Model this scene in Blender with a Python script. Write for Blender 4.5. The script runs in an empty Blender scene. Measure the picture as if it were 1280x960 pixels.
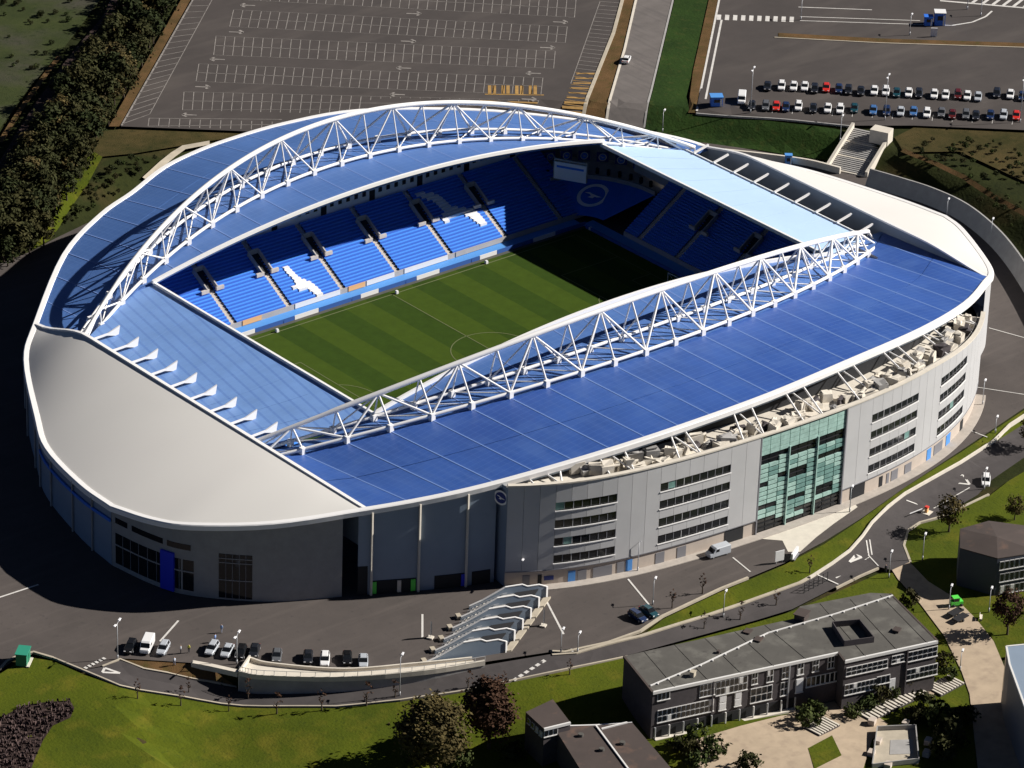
import bpy, bmesh, math, random
import numpy as np
from mathutils import Vector, Matrix
from mathutils.geometry import delaunay_2d_cdt
R = math.radians
random.seed(7)
scene = bpy.context.scene
COL = scene.collection

# ------------------------------------------------------------------ camera
CF, CD, CYAW, CPIT, CROL, CTX, CTY = 5200.0, 864.825, 0.856642, 0.467305, 0.0360934, -6.534, -13.701
fw = np.array([math.cos(CYAW)*math.cos(CPIT), math.sin(CYAW)*math.cos(CPIT), -math.sin(CPIT)])
_r = np.array([math.sin(CYAW), -math.cos(CYAW), 0.0])
_u = np.cross(_r, fw)
cr = _r*math.cos(CROL) + _u*math.sin(CROL)
cu = -_r*math.sin(CROL) + _u*math.cos(CROL)
CAM = np.array([CTX, CTY, 0.0]) - fw*CD
cam = bpy.data.cameras.new('camera')
camo = bpy.data.objects.new('camera', cam)
COL.objects.link(camo)
cam.sensor_width = 36.0
cam.lens = CF/1280.0*36.0
cam.clip_start = 5.0
cam.clip_end = 9000.0
camo.matrix_world = Matrix(((cr[0], cu[0], -fw[0], CAM[0]), (cr[1], cu[1], -fw[1], CAM[1]), (cr[2], cu[2], -fw[2], CAM[2]), (0, 0, 0, 1)))
scene.camera = camo

# ------------------------------------------------------------------ light
SUN_AZ, SUN_EL = math.atan2(-0.735, 1.36), R(32.9)
SUNV = Vector((math.cos(SUN_AZ)*math.cos(SUN_EL), math.sin(SUN_AZ)*math.cos(SUN_EL), math.sin(SUN_EL)))
world = bpy.data.worlds.new('World')
scene.world = world
world.use_nodes = True
wn = world.node_tree
sky = wn.nodes.new('ShaderNodeTexSky')
sky.sky_type = 'NISHITA'
sky.sun_disc = False
sky.sun_elevation = SUN_EL
sky.sun_rotation = math.atan2(SUNV.x, SUNV.y)
sky.air_density = 0.18
sky.dust_density = 0.05
wn.links.new(sky.outputs[0], wn.nodes['Background'].inputs['Color'])
wn.nodes['Background'].inputs['Strength'].default_value = 0.05
sl = bpy.data.lights.new('sun', 'SUN')
sl.energy = 5.0
sl.angle = R(0.5)
sl.color = (1.0, 0.95, 0.88)
so = bpy.data.objects.new('sun', sl)
COL.objects.link(so)
so.rotation_euler = SUNV.to_track_quat('Z', 'Y').to_euler()
so.location = (300, -200, 300)
scene.view_settings.view_transform = 'Standard'
scene.view_settings.look = 'None'
scene.view_settings.exposure = 0.55
scene.cycles.diffuse_bounces = 2
scene.view_settings.gamma = 1.0
scene.render.resolution_x, scene.render.resolution_y = 1024, 768

# ------------------------------------------------------------------ helpers
def ray(px, py):
    return fw + cr*(px-640.0)/CF + cu*(480.0-py)/CF

def U(px, py, z=0.0):
    """point of the photograph's pixel on the level z"""
    d = ray(px, py)
    return CAM + d*((z-CAM[2])/d[2])

def sstep(a, b, t):
    t = np.clip((t-a)/(b-a), 0.0, 1.0)
    return t*t*(3-2*t)

# edge of the level stadium platform on the near side: px, py, drop beyond it, width of the bank
EDGE = [(-400, 960, 0, 5), (-150, 868, 0, 5), (0, 838, 0, 5), (42, 816, 0, 5), (105, 838, 0, 5), (150, 826, 0.4, 5), (240, 828, 2.2, 5), (300, 835, 3.3, 1.5),
        (430, 840, 2.2, 1.5), (530, 836, 1.0, 2), (606, 826, 0.3, 3), (690, 816, 0.3, 3), (760, 806, 0.8, 5), (830, 772, 1.6, 9), (900, 738, 2.0, 10), (980, 705, 2.0, 10),
        (1030, 678, 2.0, 10), (1080, 648, 1.8, 8), (1130, 612, 1.6, 6), (1200, 566, 1.5, 5), (1290, 505, 1.5, 5), (1500, 380, 1.0, 6)]
EP = np.array([U(a, b, 0)[:2] for a, b, c, d in EDGE])
EV = np.array([(c, d) for a, b, c, d in EDGE], float)

def H(x, y):
    x = np.asarray(x, float)
    y = np.asarray(y, float)
    sh = x.shape
    x = x.ravel()
    y = y.ravel()
    e = np.sqrt((x/122.0)**2 + (y/100.0)**2)
    t = x*0.655 + y*0.755
    h = 4.5*sstep(1.075, 1.165, e)*sstep(-5, 35, t)
    best = np.full(x.shape, 1e9)
    sd = np.zeros(x.shape)
    dv = np.zeros(x.shape)
    wv = np.ones(x.shape)
    for i in range(len(EP)-1):
        a = EP[i]
        ab = EP[i+1]-a
        L2 = ab@ab
        k = np.clip(((x-a[0])*ab[0] + (y-a[1])*ab[1])/L2, 0, 1)
        dx = x-(a[0]+k*ab[0])
        dy = y-(a[1]+k*ab[1])
        d = np.hypot(dx, dy)
        s = np.sign(ab[0]*dy - ab[1]*dx)          # >0 on the stadium side
        m = d < best
        best[m] = d[m]
        sd[m] = -s[m]*d[m]
        q = EV[i]+(EV[i+1]-EV[i])*k[:, None]
        dv[m] = q[m, 0]
        wv[m] = q[m, 1]
    h = h - dv*sstep(0.0, 1.0, sd/wv)*(t < 40) - 1.1*sstep(13, 24, sd)*(t < 0)
    hc = U(625, 965, -4)                            # hollow by the big trees at the bottom edge
    h = h - 4.0*np.exp(-((x-hc[0])**2+(y-hc[1])**2)/(2*13.0**2))
    return h.reshape(sh)

_hx, _hy = np.meshgrid(np.arange(-320, 461, 1.5), np.arange(-320, 461, 1.5), indexing='ij')
_HR = H(_hx, _hy).tolist()

def Hs(x, y):
    """height of the ground at one place, from a raster of H"""
    u = min(max((x+320)/1.5, 0), 518.99)
    v = min(max((y+320)/1.5, 0), 518.99)
    i, j = int(u), int(v)
    a, b = u-i, v-j
    return (_HR[i][j]*(1-a)+_HR[i+1][j]*a)*(1-b)+(_HR[i][j+1]*(1-a)+_HR[i+1][j+1]*a)*b

def G(px, py, dz=0.0):
    """point of the photograph's pixel on the ground"""
    a, b = (px-640.0)/CF, (480.0-py)/CF
    d = (fw[0]+cr[0]*a+cu[0]*b, fw[1]+cr[1]*a+cu[1]*b, fw[2]+cr[2]*a+cu[2]*b)
    z = 0.0
    for i in range(40):
        k = (z-CAM[2])/d[2]
        x, y = CAM[0]+d[0]*k, CAM[1]+d[1]*k
        z2 = Hs(x, y)
        if abs(z2-z) < 0.003:
            break
        z = z2 if i < 3 else 0.5*z+0.5*z2
    return np.array([x, y, z2+dz])

MATS = {}
def mat(name, col, rough=0.7, metal=0.0, var=0.0, scale=0.5, col2=None, bump=0.0, bscale=6.0, coat=0.0, spec=0.5, trans=0.0, alpha=1.0, emit=None, detail=6.0):
    m = bpy.data.materials.new(name)
    m.use_nodes = True
    nt = m.node_tree
    b = nt.nodes['Principled BSDF']
    b.inputs['Base Color'].default_value = (*col, 1)
    b.inputs['Roughness'].default_value = rough
    b.inputs['Metallic'].default_value = metal
    b.inputs['Specular IOR Level'].default_value = spec
    b.inputs['Coat Weight'].default_value = coat
    b.inputs['Transmission Weight'].default_value = trans
    if var > 0 or col2:
        tc = nt.nodes.new('ShaderNodeTexCoord')
        geo = nt.nodes.new('ShaderNodeNewGeometry')
        n = nt.nodes.new('ShaderNodeTexNoise')
        n.inputs['Scale'].default_value = scale
        n.inputs['Detail'].default_value = detail
        n.inputs['Roughness'].default_value = 0.65
        nt.links.new(geo.outputs['Position'], n.inputs['Vector'])
        rp = nt.nodes.new('ShaderNodeValToRGB')
        c2 = col2 if col2 else tuple(c*(1-var) for c in col)
        c1 = col if col2 else tuple(min(1, c*(1+var)) for c in col)
        rp.color_ramp.elements[0].position = 0.32
        rp.color_ramp.elements[1].position = 0.68
        rp.color_ramp.elements[0].color = (*c2, 1)
        rp.color_ramp.elements[1].color = (*c1, 1)
        nt.links.new(n.outputs['Fac'], rp.inputs['Fac'])
        nt.links.new(rp.outputs['Color'], b.inputs['Base Color'])
    if bump > 0:
        geo2 = nt.nodes.new('ShaderNodeNewGeometry')
        n2 = nt.nodes.new('ShaderNodeTexNoise')
        n2.inputs['Scale'].default_value = bscale
        n2.inputs['Detail'].default_value = 8
        nt.links.new(geo2.outputs['Position'], n2.inputs['Vector'])
        bp = nt.nodes.new('ShaderNodeBump')
        bp.inputs['Strength'].default_value = bump
        bp.inputs['Distance'].default_value = 0.3
        nt.links.new(n2.outputs['Fac'], bp.inputs['Height'])
        nt.links.new(bp.outputs['Normal'], b.inputs['Normal'])
    MATS[name] = m
    return m

def layer(m, scale, lo, hi, col, fac=1.0, stretch=None, detail=4.0):
    """mix a further colour over a material where a noise is high"""
    nt = m.node_tree
    b = nt.nodes['Principled BSDF']
    bc = b.inputs['Base Color']
    mx = nt.nodes.new('ShaderNodeMix')
    mx.data_type = 'RGBA'
    if bc.links:
        nt.links.new(bc.links[0].from_socket, mx.inputs[6])
    else:
        mx.inputs[6].default_value = bc.default_value
    mx.inputs[7].default_value = (*col, 1)
    geo = nt.nodes.new('ShaderNodeNewGeometry')
    src = geo.outputs['Position']
    if stretch:
        mp = nt.nodes.new('ShaderNodeMapping')
        mp.inputs['Rotation'].default_value = (0, 0, stretch[1])
        mp.inputs['Scale'].default_value = stretch[0]
        nt.links.new(src, mp.inputs['Vector'])
        src = mp.outputs['Vector']
    n = nt.nodes.new('ShaderNodeTexNoise')
    n.inputs['Scale'].default_value = scale
    n.inputs['Detail'].default_value = detail
    nt.links.new(src, n.inputs['Vector'])
    mr = nt.nodes.new('ShaderNodeMapRange')
    mr.inputs['From Min'].default_value = lo
    mr.inputs['From Max'].default_value = hi
    mr.inputs['To Max'].default_value = fac
    nt.links.new(n.outputs['Fac'], mr.inputs['Value'])
    nt.links.new(mr.outputs['Result'], mx.inputs[0])
    nt.links.new(mx.outputs[2], bc)
    return m

def stripes(m, direction, period, width, col, fac=0.5, coord='Position'):
    """parallel narrow stripes (sheet joints, cladding seams) across a world direction"""
    nt = m.node_tree
    b = nt.nodes['Principled BSDF']
    bc = b.inputs['Base Color']
    mx = nt.nodes.new('ShaderNodeMix')
    mx.data_type = 'RGBA'
    if bc.links:
        nt.links.new(bc.links[0].from_socket, mx.inputs[6])
    else:
        mx.inputs[6].default_value = bc.default_value
    mx.inputs[7].default_value = (*col, 1)
    geo = nt.nodes.new('ShaderNodeNewGeometry')
    dt = nt.nodes.new('ShaderNodeVectorMath')
    dt.operation = 'DOT_PRODUCT'
    dt.inputs[1].default_value = direction
    nt.links.new(geo.outputs['Position'], dt.inputs[0])
    md = nt.nodes.new('ShaderNodeMath')
    md.operation = 'FLOORED_MODULO'
    md.inputs[1].default_value = period
    nt.links.new(dt.outputs['Value'], md.inputs[0])
    lt = nt.nodes.new('ShaderNodeMath')
    lt.operation = 'LESS_THAN'
    lt.inputs[1].default_value = width
    nt.links.new(md.outputs[0], lt.inputs[0])
    ml = nt.nodes.new('ShaderNodeMath')
    ml.operation = 'MULTIPLY'
    ml.inputs[1].default_value = fac
    nt.links.new(lt.outputs[0], ml.inputs[0])
    nt.links.new(ml.outputs[0], mx.inputs[0])
    nt.links.new(mx.outputs[2], bc)
    return m

class MB:
    def __init__(s):
        s.v = []
        s.f = []
    def add(s, vs, fs):
        n = len(s.v)
        s.v += [tuple(float(c) for c in v) for v in vs]
        s.f += [tuple(i+n for i in f) for f in fs]
        return s
    def box(s, c, size, rz=0.0):
        hx, hy, hz = size[0]/2, size[1]/2, size[2]/2
        co, si = math.cos(rz), math.sin(rz)
        vs = []
        for z in (-hz, hz):
            for x, y in ((-hx, -hy), (hx, -hy), (hx, hy), (-hx, hy)):
                vs.append((c[0]+x*co-y*si, c[1]+x*si+y*co, c[2]+z))
        return s.add(vs, [(3, 2, 1, 0), (4, 5, 6, 7), (0, 1, 5, 4), (1, 2, 6, 5), (2, 3, 7, 6), (3, 0, 4, 7)])
    def prism(s, poly, z0, z1):
        """poly: list of (x,y) or (x,y,ztop); counter-clockwise"""
        n = len(poly)
        a = sum(poly[i][0]*poly[(i+1) % n][1]-poly[(i+1) % n][0]*poly[i][1] for i in range(n))
        if a < 0:
            poly = list(poly)[::-1]
        lo = [(p[0], p[1], z0) for p in poly]
        hi = [(p[0], p[1], p[2] if len(p) > 2 else z1) for p in poly]
        fs = [tuple(range(n-1, -1, -1)), tuple(range(n, 2*n))]
        fs += [(i, (i+1) % n, n+(i+1) % n, n+i) for i in range(n)]
        return s.add(lo+hi, fs)
    def bar(s, a, b, w, h=None, up=(0, 0, 1)):
        """rectangular bar from a to b"""
        a = Vector(a)
        b = Vector(b)
        h = h or w
        d = (b-a).normalized()
        sx = d.cross(Vector(up))
        if sx.length < 1e-4:
            sx = Vector((1, 0, 0))
        sx.normalize()
        uy = sx.cross(d)
        vs = []
        for p in (a, b):
            for i, j in ((-1, -1), (1, -1), (1, 1), (-1, 1)):
                vs.append(p+sx*(i*w/2)+uy*(j*h/2))
        return s.add(vs, [(3, 2, 1, 0), (4, 5, 6, 7), (0, 1, 5, 4), (1, 2, 6, 5), (2, 3, 7, 6), (3, 0, 4, 7)])
    def tube(s, path, r, n=8, closed=False):
        path = [Vector(p) for p in path]
        rs = r if isinstance(r, (list, tuple)) else [r]*len(path)
        rings = []
        m = len(path)
        for i, p in enumerate(path):
            if closed:
                d = path[(i+1) % m]-path[i-1]
            else:
                d = path[min(i+1, m-1)]-path[max(i-1, 0)]
            d.normalize()
            sx = d.cross(Vector((0, 0, 1)))
            if sx.length < 1e-3:
                sx = Vector((1, 0, 0))
            sx.normalize()
            uy = sx.cross(d)
            rings.append([p+sx*(rs[i]*math.cos(2*math.pi*k/n))+uy*(rs[i]*math.sin(2*math.pi*k/n)) for k in range(n)])
        vs = [v for rg in rings for v in rg]
        fs = []
        for i in range(m if closed else m-1):
            j = (i+1) % m
            for k in range(n):
                fs.append((i*n+k, i*n+(k+1) % n, j*n+(k+1) % n, j*n+k))
        if not closed:
            fs.append(tuple(range(n-1, -1, -1)))
            fs.append(tuple((m-1)*n+k for k in range(n)))
        return s.add(vs, fs)
    def sweep(s, path, prof, closed=False):
        """prof: list of (outward, up) offsets; outward is the right-hand normal of the path in plan"""
        path = [Vector(p) for p in path]
        m = len(path)
        n = len(prof)
        vs = []
        for i, p in enumerate(path):
            if closed:
                d = path[(i+1) % m]-path[i-1]
            else:
                d = path[min(i+1, m-1)]-path[max(i-1, 0)]
            o = Vector((d.y, -d.x, 0)).normalized()
            for a, b in prof:
                vs.append(p+o*a+Vector((0, 0, b)))
        fs = []
        for i in range(m if closed else m-1):
            j = (i+1) % m
            for k in range(n):
                fs.append((i*n+k, j*n+k, j*n+(k+1) % n, i*n+(k+1) % n))
        if not closed:
            fs.append(tuple(range(n)))
            fs.append(tuple((m-1)*n+k for k in range(n-1, -1, -1)))
        return s.add(vs, fs)
    def grid(s, P, th=0.0):
        """P[i][j] of points; th thickness downwards"""
        a = len(P)
        b = len(P[0])
        top = [P[i][j] for i in range(a) for j in range(b)]
        fs = [(i*b+j, (i+1)*b+j, (i+1)*b+j+1, i*b+j+1) for i in range(a-1) for j in range(b-1)]
        if th <= 0:
            return s.add(top, fs)
        n = a*b
        bot = [(p[0], p[1], p[2]-th) for p in top]
        fs2 = fs+[tuple(k+n for k in f[::-1]) for f in fs]
        loop = [i*b for i in range(a)]+[(a-1)*b+j for j in range(1, b)]+[i*b+b-1 for i in range(a-2, -1, -1)]+[j for j in range(b-2, 0, -1)]
        for q in range(len(loop)):
            i, j = loop[q], loop[(q+1) % len(loop)]
            fs2.append((i, i+n, j+n, j))
        return s.add(top+bot, fs2)
    def mesh(s, name, smooth=False, fix=True):
        me = bpy.data.meshes.new(name)
        me.from_pydata(s.v, [], s.f)
        if fix:
            bm = bmesh.new()
            bm.from_mesh(me)
            bmesh.ops.recalc_face_normals(bm, faces=bm.faces)
            bm.to_mesh(me)
            bm.free()
        if smooth:
            me.polygons.foreach_set('use_smooth', [True]*len(me.polygons))
        me.update()
        return me
    def build(s, name, m, parent=None, smooth=False, fix=True):
        return link(name, s.mesh(name, smooth, fix), m, parent)

def link(name, me, m, parent=None):
    o = bpy.data.objects.new(name, me)
    if m is not None and len(me.materials) == 0:
        me.materials.append(m)
    COL.objects.link(o)
    if parent is not None:
        o.parent = parent
    return o

def tag(o, label=None, cat=None, group=None, kind=None):
    if label:
        o['label'] = label
    if cat:
        o['category'] = cat
    if group:
        o['group'] = group
    if kind:
        o['kind'] = kind
    return o

def empty(name, loc=(0, 0, 0), rz=0.0):
    o = bpy.data.objects.new(name, None)
    o.empty_display_size = 0.5
    COL.objects.link(o)
    o.location = loc
    o.rotation_euler = (0, 0, rz)
    return o

def copy_tree(o, parent=None):
    c = o.copy()
    COL.objects.link(c)
    c.parent = parent
    for ch in o.children:
        copy_tree(ch, c)
    return c

def inpoly(x, y, poly):
    c = False
    n = len(poly)
    j = n-1
    for i in range(n):
        xi, yi = poly[i][0], poly[i][1]
        xj, yj = poly[j][0], poly[j][1]
        if (yi > y) != (yj > y) and x < (xj-xi)*(y-yi)/(yj-yi)+xi:
            c = not c
        j = i
    return c

def densify(poly, step, closed=True):
    out = []
    n = len(poly)
    for i in range(n if closed else n-1):
        a = np.array(poly[i][:2], float)
        b = np.array(poly[(i+1) % n][:2], float)
        k = max(1, int(np.hypot(*(b-a))/step))
        for q in range(k):
            out.append(tuple(a+(b-a)*q/k))
    if not closed:
        out.append(tuple(poly[-1][:2]))
    return out

def smooth_line(pts, k=4, closed=False):
    """Catmull-Rom through the points"""
    P = [np.array(p, float) for p in pts]
    n = len(P)
    out = []
    for i in range(n if closed else n-1):
        p0 = P[(i-1) % n] if closed or i > 0 else 2*P[0]-P[1]
        p1 = P[i]
        p2 = P[(i+1) % n]
        p3 = P[(i+2) % n] if closed or i+2 < n else 2*P[-1]-P[-2]
        for q in range(k):
            t = q/k
            out.append(0.5*((2*p1)+(-p0+p2)*t+(2*p0-5*p1+4*p2-p3)*t*t+(-p0+3*p1-3*p2+p3)*t**3))
    if not closed:
        out.append(P[-1])
    return out

def drape(name, poly, off, m, parent=None, step=5.0, flat=None, th=0.0):
    """a sheet cut to the polygon (x,y) lying on the ground"""
    b = densify(poly, step)
    xs = [p[0] for p in b]
    ys = [p[1] for p in b]
    verts = [Vector(p) for p in b]
    nb = len(verts)
    if flat is None:
        gx = np.arange(min(xs)+step/2, max(xs), step)
        gy = np.arange(min(ys)+step/2, max(ys), step)
        bb = np.array(b)
        for x in gx:
            for y in gy:
                if inpoly(x, y, b) and np.min((bb[:, 0]-x)**2+(bb[:, 1]-y)**2) > (step*0.4)**2:
                    verts.append(Vector((x, y)))
    edges = [(i, (i+1) % nb) for i in range(nb)]
    r = delaunay_2d_cdt(verts, edges, [list(range(nb))], 1, 1e-5)
    vv, ff = r[0], r[2]
    X = np.array([v.x for v in vv])
    Y = np.array([v.y for v in vv])
    Z = H(X, Y) if flat is None else np.full(X.shape, flat)
    mb = MB()
    mb.add(list(zip(X, Y, Z+off)), [tuple(f) if (vv[f[1]]-vv[f[0]]).cross(vv[f[2]]-vv[f[0]]) > 0 else tuple(f)[::-1] for f in ff])
    return mb.build(name, m, parent, fix=False)

def strip(mb, pts, w, off, step=3.0):
    """a ribbon of width w along ground points (x,y)"""
    d = densify([p[:2] for p in pts], step, closed=False)
    n = len(d)
    vs = []
    for i in range(n):
        a = np.array(d[max(i-1, 0)])
        b = np.array(d[min(i+1, n-1)])
        t = (b-a)/max(1e-6, np.hypot(*(b-a)))
        o = np.array([-t[1], t[0]])
        for k in (-0.5, 0.5):
            q = np.array(d[i])+o*w*k
            vs.append((q[0], q[1]))
    X = np.array(vs)
    Z = H(X[:, 0], X[:, 1])+off
    mb.add([(X[i, 0], X[i, 1], Z[i]) for i in range(len(X))], [(2*i+1, 2*i, 2*i+2, 2*i+3) for i in range(n-1)])

def kerb(mb, pts, w=0.3, h=0.14, step=3.0):
    """a raised kerb along ground points"""
    d = densify([p[:2] for p in pts], step, closed=False)
    X = np.array(d)
    Z = H(X[:, 0], X[:, 1])
    mb.sweep([(X[i, 0], X[i, 1], Z[i]) for i in range(len(d))], [(-w/2, -0.3), (w/2, -0.3), (w/2, h), (-w/2, h)])

def GP(lst):
    return [tuple(G(a, b)[:2]) for a, b in lst]

# ordinals for labels
ORD = ['first', 'second', 'third', 'fourth', 'fifth', 'sixth', 'seventh', 'eighth', 'ninth', 'tenth', 'eleventh', 'twelfth', 'thirteenth', 'fourteenth', 'fifteenth',
       'sixteenth', 'seventeenth', 'eighteenth', 'nineteenth', 'twentieth', 'twenty-first', 'twenty-second', 'twenty-third', 'twenty-fourth', 'twenty-fifth']

# ------------------------------------------------------------------ materials
asph = mat('asphalt', (0.070, 0.058, 0.053), 0.9, var=0.16, scale=0.08, bump=0.05, bscale=3)
layer(asph, 0.35, 0.52, 0.8, (0.100, 0.083, 0.075), 0.7, ((0.12, 1.6, 1), 0.45))
layer(asph, 0.9, 0.6, 0.75, (0.035, 0.031, 0.031), 0.5)
asph2 = mat('car_park_asphalt', (0.050, 0.041, 0.038), 0.9, var=0.14, scale=0.1)
layer(asph2, 0.12, 0.5, 0.75, (0.08, 0.067, 0.06), 0.8, ((0.3, 1.3, 1), 0.6))
roadm = mat('road_asphalt', (0.05, 0.043, 0.043), 0.9, var=0.15, scale=0.25)
roadl = mat('worn_road_asphalt', (0.13, 0.115, 0.108), 0.9, var=0.15, scale=0.2)
layer(roadl, 0.5, 0.5, 0.75, (0.09, 0.08, 0.078), 0.7, ((1.6, 0.12, 1), 0.35))
grass = mat('grass', (0.082, 0.100, 0.006), 0.95, col2=(0.048, 0.066, 0.005), scale=0.06, bump=0.4, bscale=2.0, spec=0.1)
layer(grass, 0.18, 0.52, 0.74, (0.125, 0.115, 0.012), 0.8)
layer(grass, 1.3, 0.55, 0.75, (0.028, 0.045, 0.006), 0.6)
rough_grass = mat('rough_grass', (0.03, 0.036, 0.009), 0.95, col2=(0.016, 0.02, 0.006), scale=0.09, bump=0.5, bscale=1.5, spec=0.1)
layer(rough_grass, 0.05, 0.52, 0.7, (0.075, 0.052, 0.022), 0.8)
layer(rough_grass, 0.7, 0.55, 0.75, (0.012, 0.017, 0.005), 0.7)
green_grass = mat('green_verge_grass', (0.026, 0.055, 0.01), 0.95, col2=(0.015, 0.033, 0.007), scale=0.12, bump=0.5, bscale=1.5, spec=0.1)
layer(green_grass, 0.6, 0.55, 0.75, (0.05, 0.062, 0.015), 0.6)
dry = mat('dry_verge', (0.15, 0.085, 0.038), 0.95, col2=(0.075, 0.05, 0.02), scale=0.15, bump=0.4, spec=0.1)
layer(dry, 0.5, 0.55, 0.75, (0.06, 0.062, 0.015), 0.7)
dry2 = mat('half_dry_grass', (0.085, 0.062, 0.024), 0.95, col2=(0.034, 0.034, 0.010), scale=0.12, bump=0.5, spec=0.1)
layer(dry2, 0.7, 0.55, 0.75, (0.02, 0.022, 0.007), 0.7)
soil = mat('planted_soil', (0.062, 0.043, 0.037), 0.95, col2=(0.03, 0.02, 0.02), scale=0.8, bump=0.6, spec=0.1)
paint = mat('road_paint', (0.6, 0.58, 0.55), 0.8, var=0.15, scale=1.0)
bayp = mat('bay_line_paint', (0.23, 0.21, 0.195), 0.8, var=0.3, scale=0.6)
yelp = mat('yellow_paint', (0.36, 0.21, 0.06), 0.8, var=0.2, scale=0.6)
kerbm = mat('kerb_stone', (0.42, 0.37, 0.29), 0.9, var=0.12, scale=0.5)
conc = mat('pale_concrete', (0.62, 0.57, 0.49), 0.85, var=0.08, scale=0.6)
concd = mat('grey_concrete', (0.33, 0.32, 0.31), 0.85, var=0.12, scale=0.4)
paving = mat('beige_paving', (0.42, 0.33, 0.235), 0.9, var=0.1, scale=0.3)
layer(paving, 0.5, 0.5, 0.75, (0.30, 0.23, 0.17), 0.7)
white = mat('white_steel', (0.86, 0.85, 0.84), 0.45)
cream = mat('pale_shell_sheet', (0.66, 0.645, 0.615), 0.6, var=0.02, scale=0.05)
layer(cream, 0.05, 0.45, 0.7, (0.62, 0.60, 0.575), 0.6)
blueW = mat('blue_roof_sheet', (0.040, 0.108, 0.375), 0.42, var=0.13, scale=0.09, spec=0.4)
layer(blueW, 0.5, 0.45, 0.8, (0.075, 0.155, 0.43), 0.6, ((1.4, 0.12, 1), 0.0))
layer(blueW, 0.03, 0.4, 0.7, (0.030, 0.082, 0.33), 0.8)
layer(blueW, 0.16, 0.52, 0.7, (0.07, 0.15, 0.42), 0.5, ((1, 1, 1), 0.3))
stripes(blueW, (1, 0, 0), 1.9, 0.12, (0.09, 0.17, 0.45), 0.3)
stripes(blueW, (0, 1, 0), 1.55, 0.16, (0.09, 0.18, 0.46), 0.45)
blueL = mat('light_blue_roof_sheet', (0.082, 0.175, 0.44), 0.45, var=0.12, scale=0.09, spec=0.4)
layer(blueL, 0.04, 0.42, 0.68, (0.065, 0.15, 0.40), 0.8)
stripes(blueL, (0, 1, 0), 1.55, 0.16, (0.13, 0.24, 0.5), 0.4)
stripes(blueL, (1, 0, 0), 1.9, 0.12, (0.13, 0.24, 0.5), 0.3)
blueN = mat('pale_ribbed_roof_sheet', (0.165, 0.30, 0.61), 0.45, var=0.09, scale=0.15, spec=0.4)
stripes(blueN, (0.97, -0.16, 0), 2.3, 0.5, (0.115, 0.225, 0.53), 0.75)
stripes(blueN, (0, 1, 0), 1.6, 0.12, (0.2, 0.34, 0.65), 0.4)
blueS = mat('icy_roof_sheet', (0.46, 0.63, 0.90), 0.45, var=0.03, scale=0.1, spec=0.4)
under = mat('roof_joint', (0.10, 0.2, 0.5), 0.6)
joint = mat('roof_joint_cover', (0.14, 0.235, 0.52), 0.6)
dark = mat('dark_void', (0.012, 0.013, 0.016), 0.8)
glass = mat('dark_glass', (0.012, 0.014, 0.017), 0.12, spec=0.6)
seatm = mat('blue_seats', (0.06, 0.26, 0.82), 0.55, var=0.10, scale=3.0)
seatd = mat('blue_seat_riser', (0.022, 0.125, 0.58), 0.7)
wseat = mat('white_seats', (0.8, 0.8, 0.8), 0.6)
aislem = mat('aisle_concrete', (0.55, 0.50, 0.46), 0.85, var=0.1, scale=1.0)
inwall = mat('inner_concrete_wall', (0.40, 0.38, 0.37), 0.85, var=0.1, scale=0.3)
bluew = mat('blue_paint', (0.03, 0.17, 0.70), 0.6, var=0.08, scale=0.5)
blueb = mat('bright_blue_paint', (0.08, 0.28, 0.68), 0.6)
navy = mat('navy_paint', (0.01, 0.03, 0.2), 0.6)
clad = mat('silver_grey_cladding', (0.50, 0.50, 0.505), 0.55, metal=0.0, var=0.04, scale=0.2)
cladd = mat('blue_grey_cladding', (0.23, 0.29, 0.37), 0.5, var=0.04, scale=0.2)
brickg = mat('grey_blockwork', (0.30, 0.295, 0.285), 0.85, var=0.08, scale=0.5)
plinth = mat('pinkish_plinth', (0.50, 0.43, 0.37), 0.85, var=0.06, scale=0.6)
door_grey = mat('grey_door', (0.2, 0.2, 0.22), 0.6)
teal = mat('teal_glass', (0.36, 0.54, 0.49), 0.25, var=0.18, scale=0.9, spec=0.6)
teal2 = mat('dim_teal_glass', (0.17, 0.31, 0.285), 0.2, var=0.2, scale=0.9, spec=0.6)
pitchm = mat('turf', (0.044, 0.075, 0.007), 0.9, var=0.10, scale=0.4, spec=0.1)
pitchd = mat('turf_dark_band', (0.030, 0.058, 0.006), 0.9, var=0.10, scale=0.4, spec=0.1)
track = mat('pitch_surround', (0.075, 0.075, 0.06), 0.9, var=0.1, scale=0.5)
linem = mat('faded_line_paint', (0.115, 0.135, 0.05), 0.9)
boardw = mat('white_board', (0.75, 0.75, 0.76), 0.6)
boardp = mat('pink_board', (0.75, 0.42, 0.42), 0.6)
boardo = mat('orange_board', (0.75, 0.42, 0.18), 0.6)
boardb = mat('blue_board', (0.03, 0.10, 0.36), 0.6)
felt = mat('roof_felt', (0.088, 0.083, 0.074), 0.9, var=0.12, scale=0.25)
layer(felt, 0.25, 0.52, 0.75, (0.17, 0.165, 0.145), 0.7)
layer(felt, 0.9, 0.6, 0.75, (0.05, 0.045, 0.042), 0.6)
felt2 = mat('brown_roof_felt', (0.062, 0.046, 0.041), 0.9, var=0.12, scale=0.2)
layer(felt2, 0.3, 0.58, 0.72, (0.125, 0.075, 0.055), 0.8)
dbrick = mat('dark_brick', (0.068, 0.058, 0.062), 0.9, var=0.15, scale=1.2)
wframe = mat('white_frame', (0.7, 0.69, 0.67), 0.6)
bark = mat('bark', (0.07, 0.05, 0.035), 0.95)
metal = mat('galvanised_steel', (0.45, 0.46, 0.48), 0.5, metal=0.3)
rubber = mat('tyre_rubber', (0.015, 0.015, 0.016), 0.9)
lampw = mat('lamp_head_white', (0.8, 0.8, 0.82), 0.4)
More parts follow.
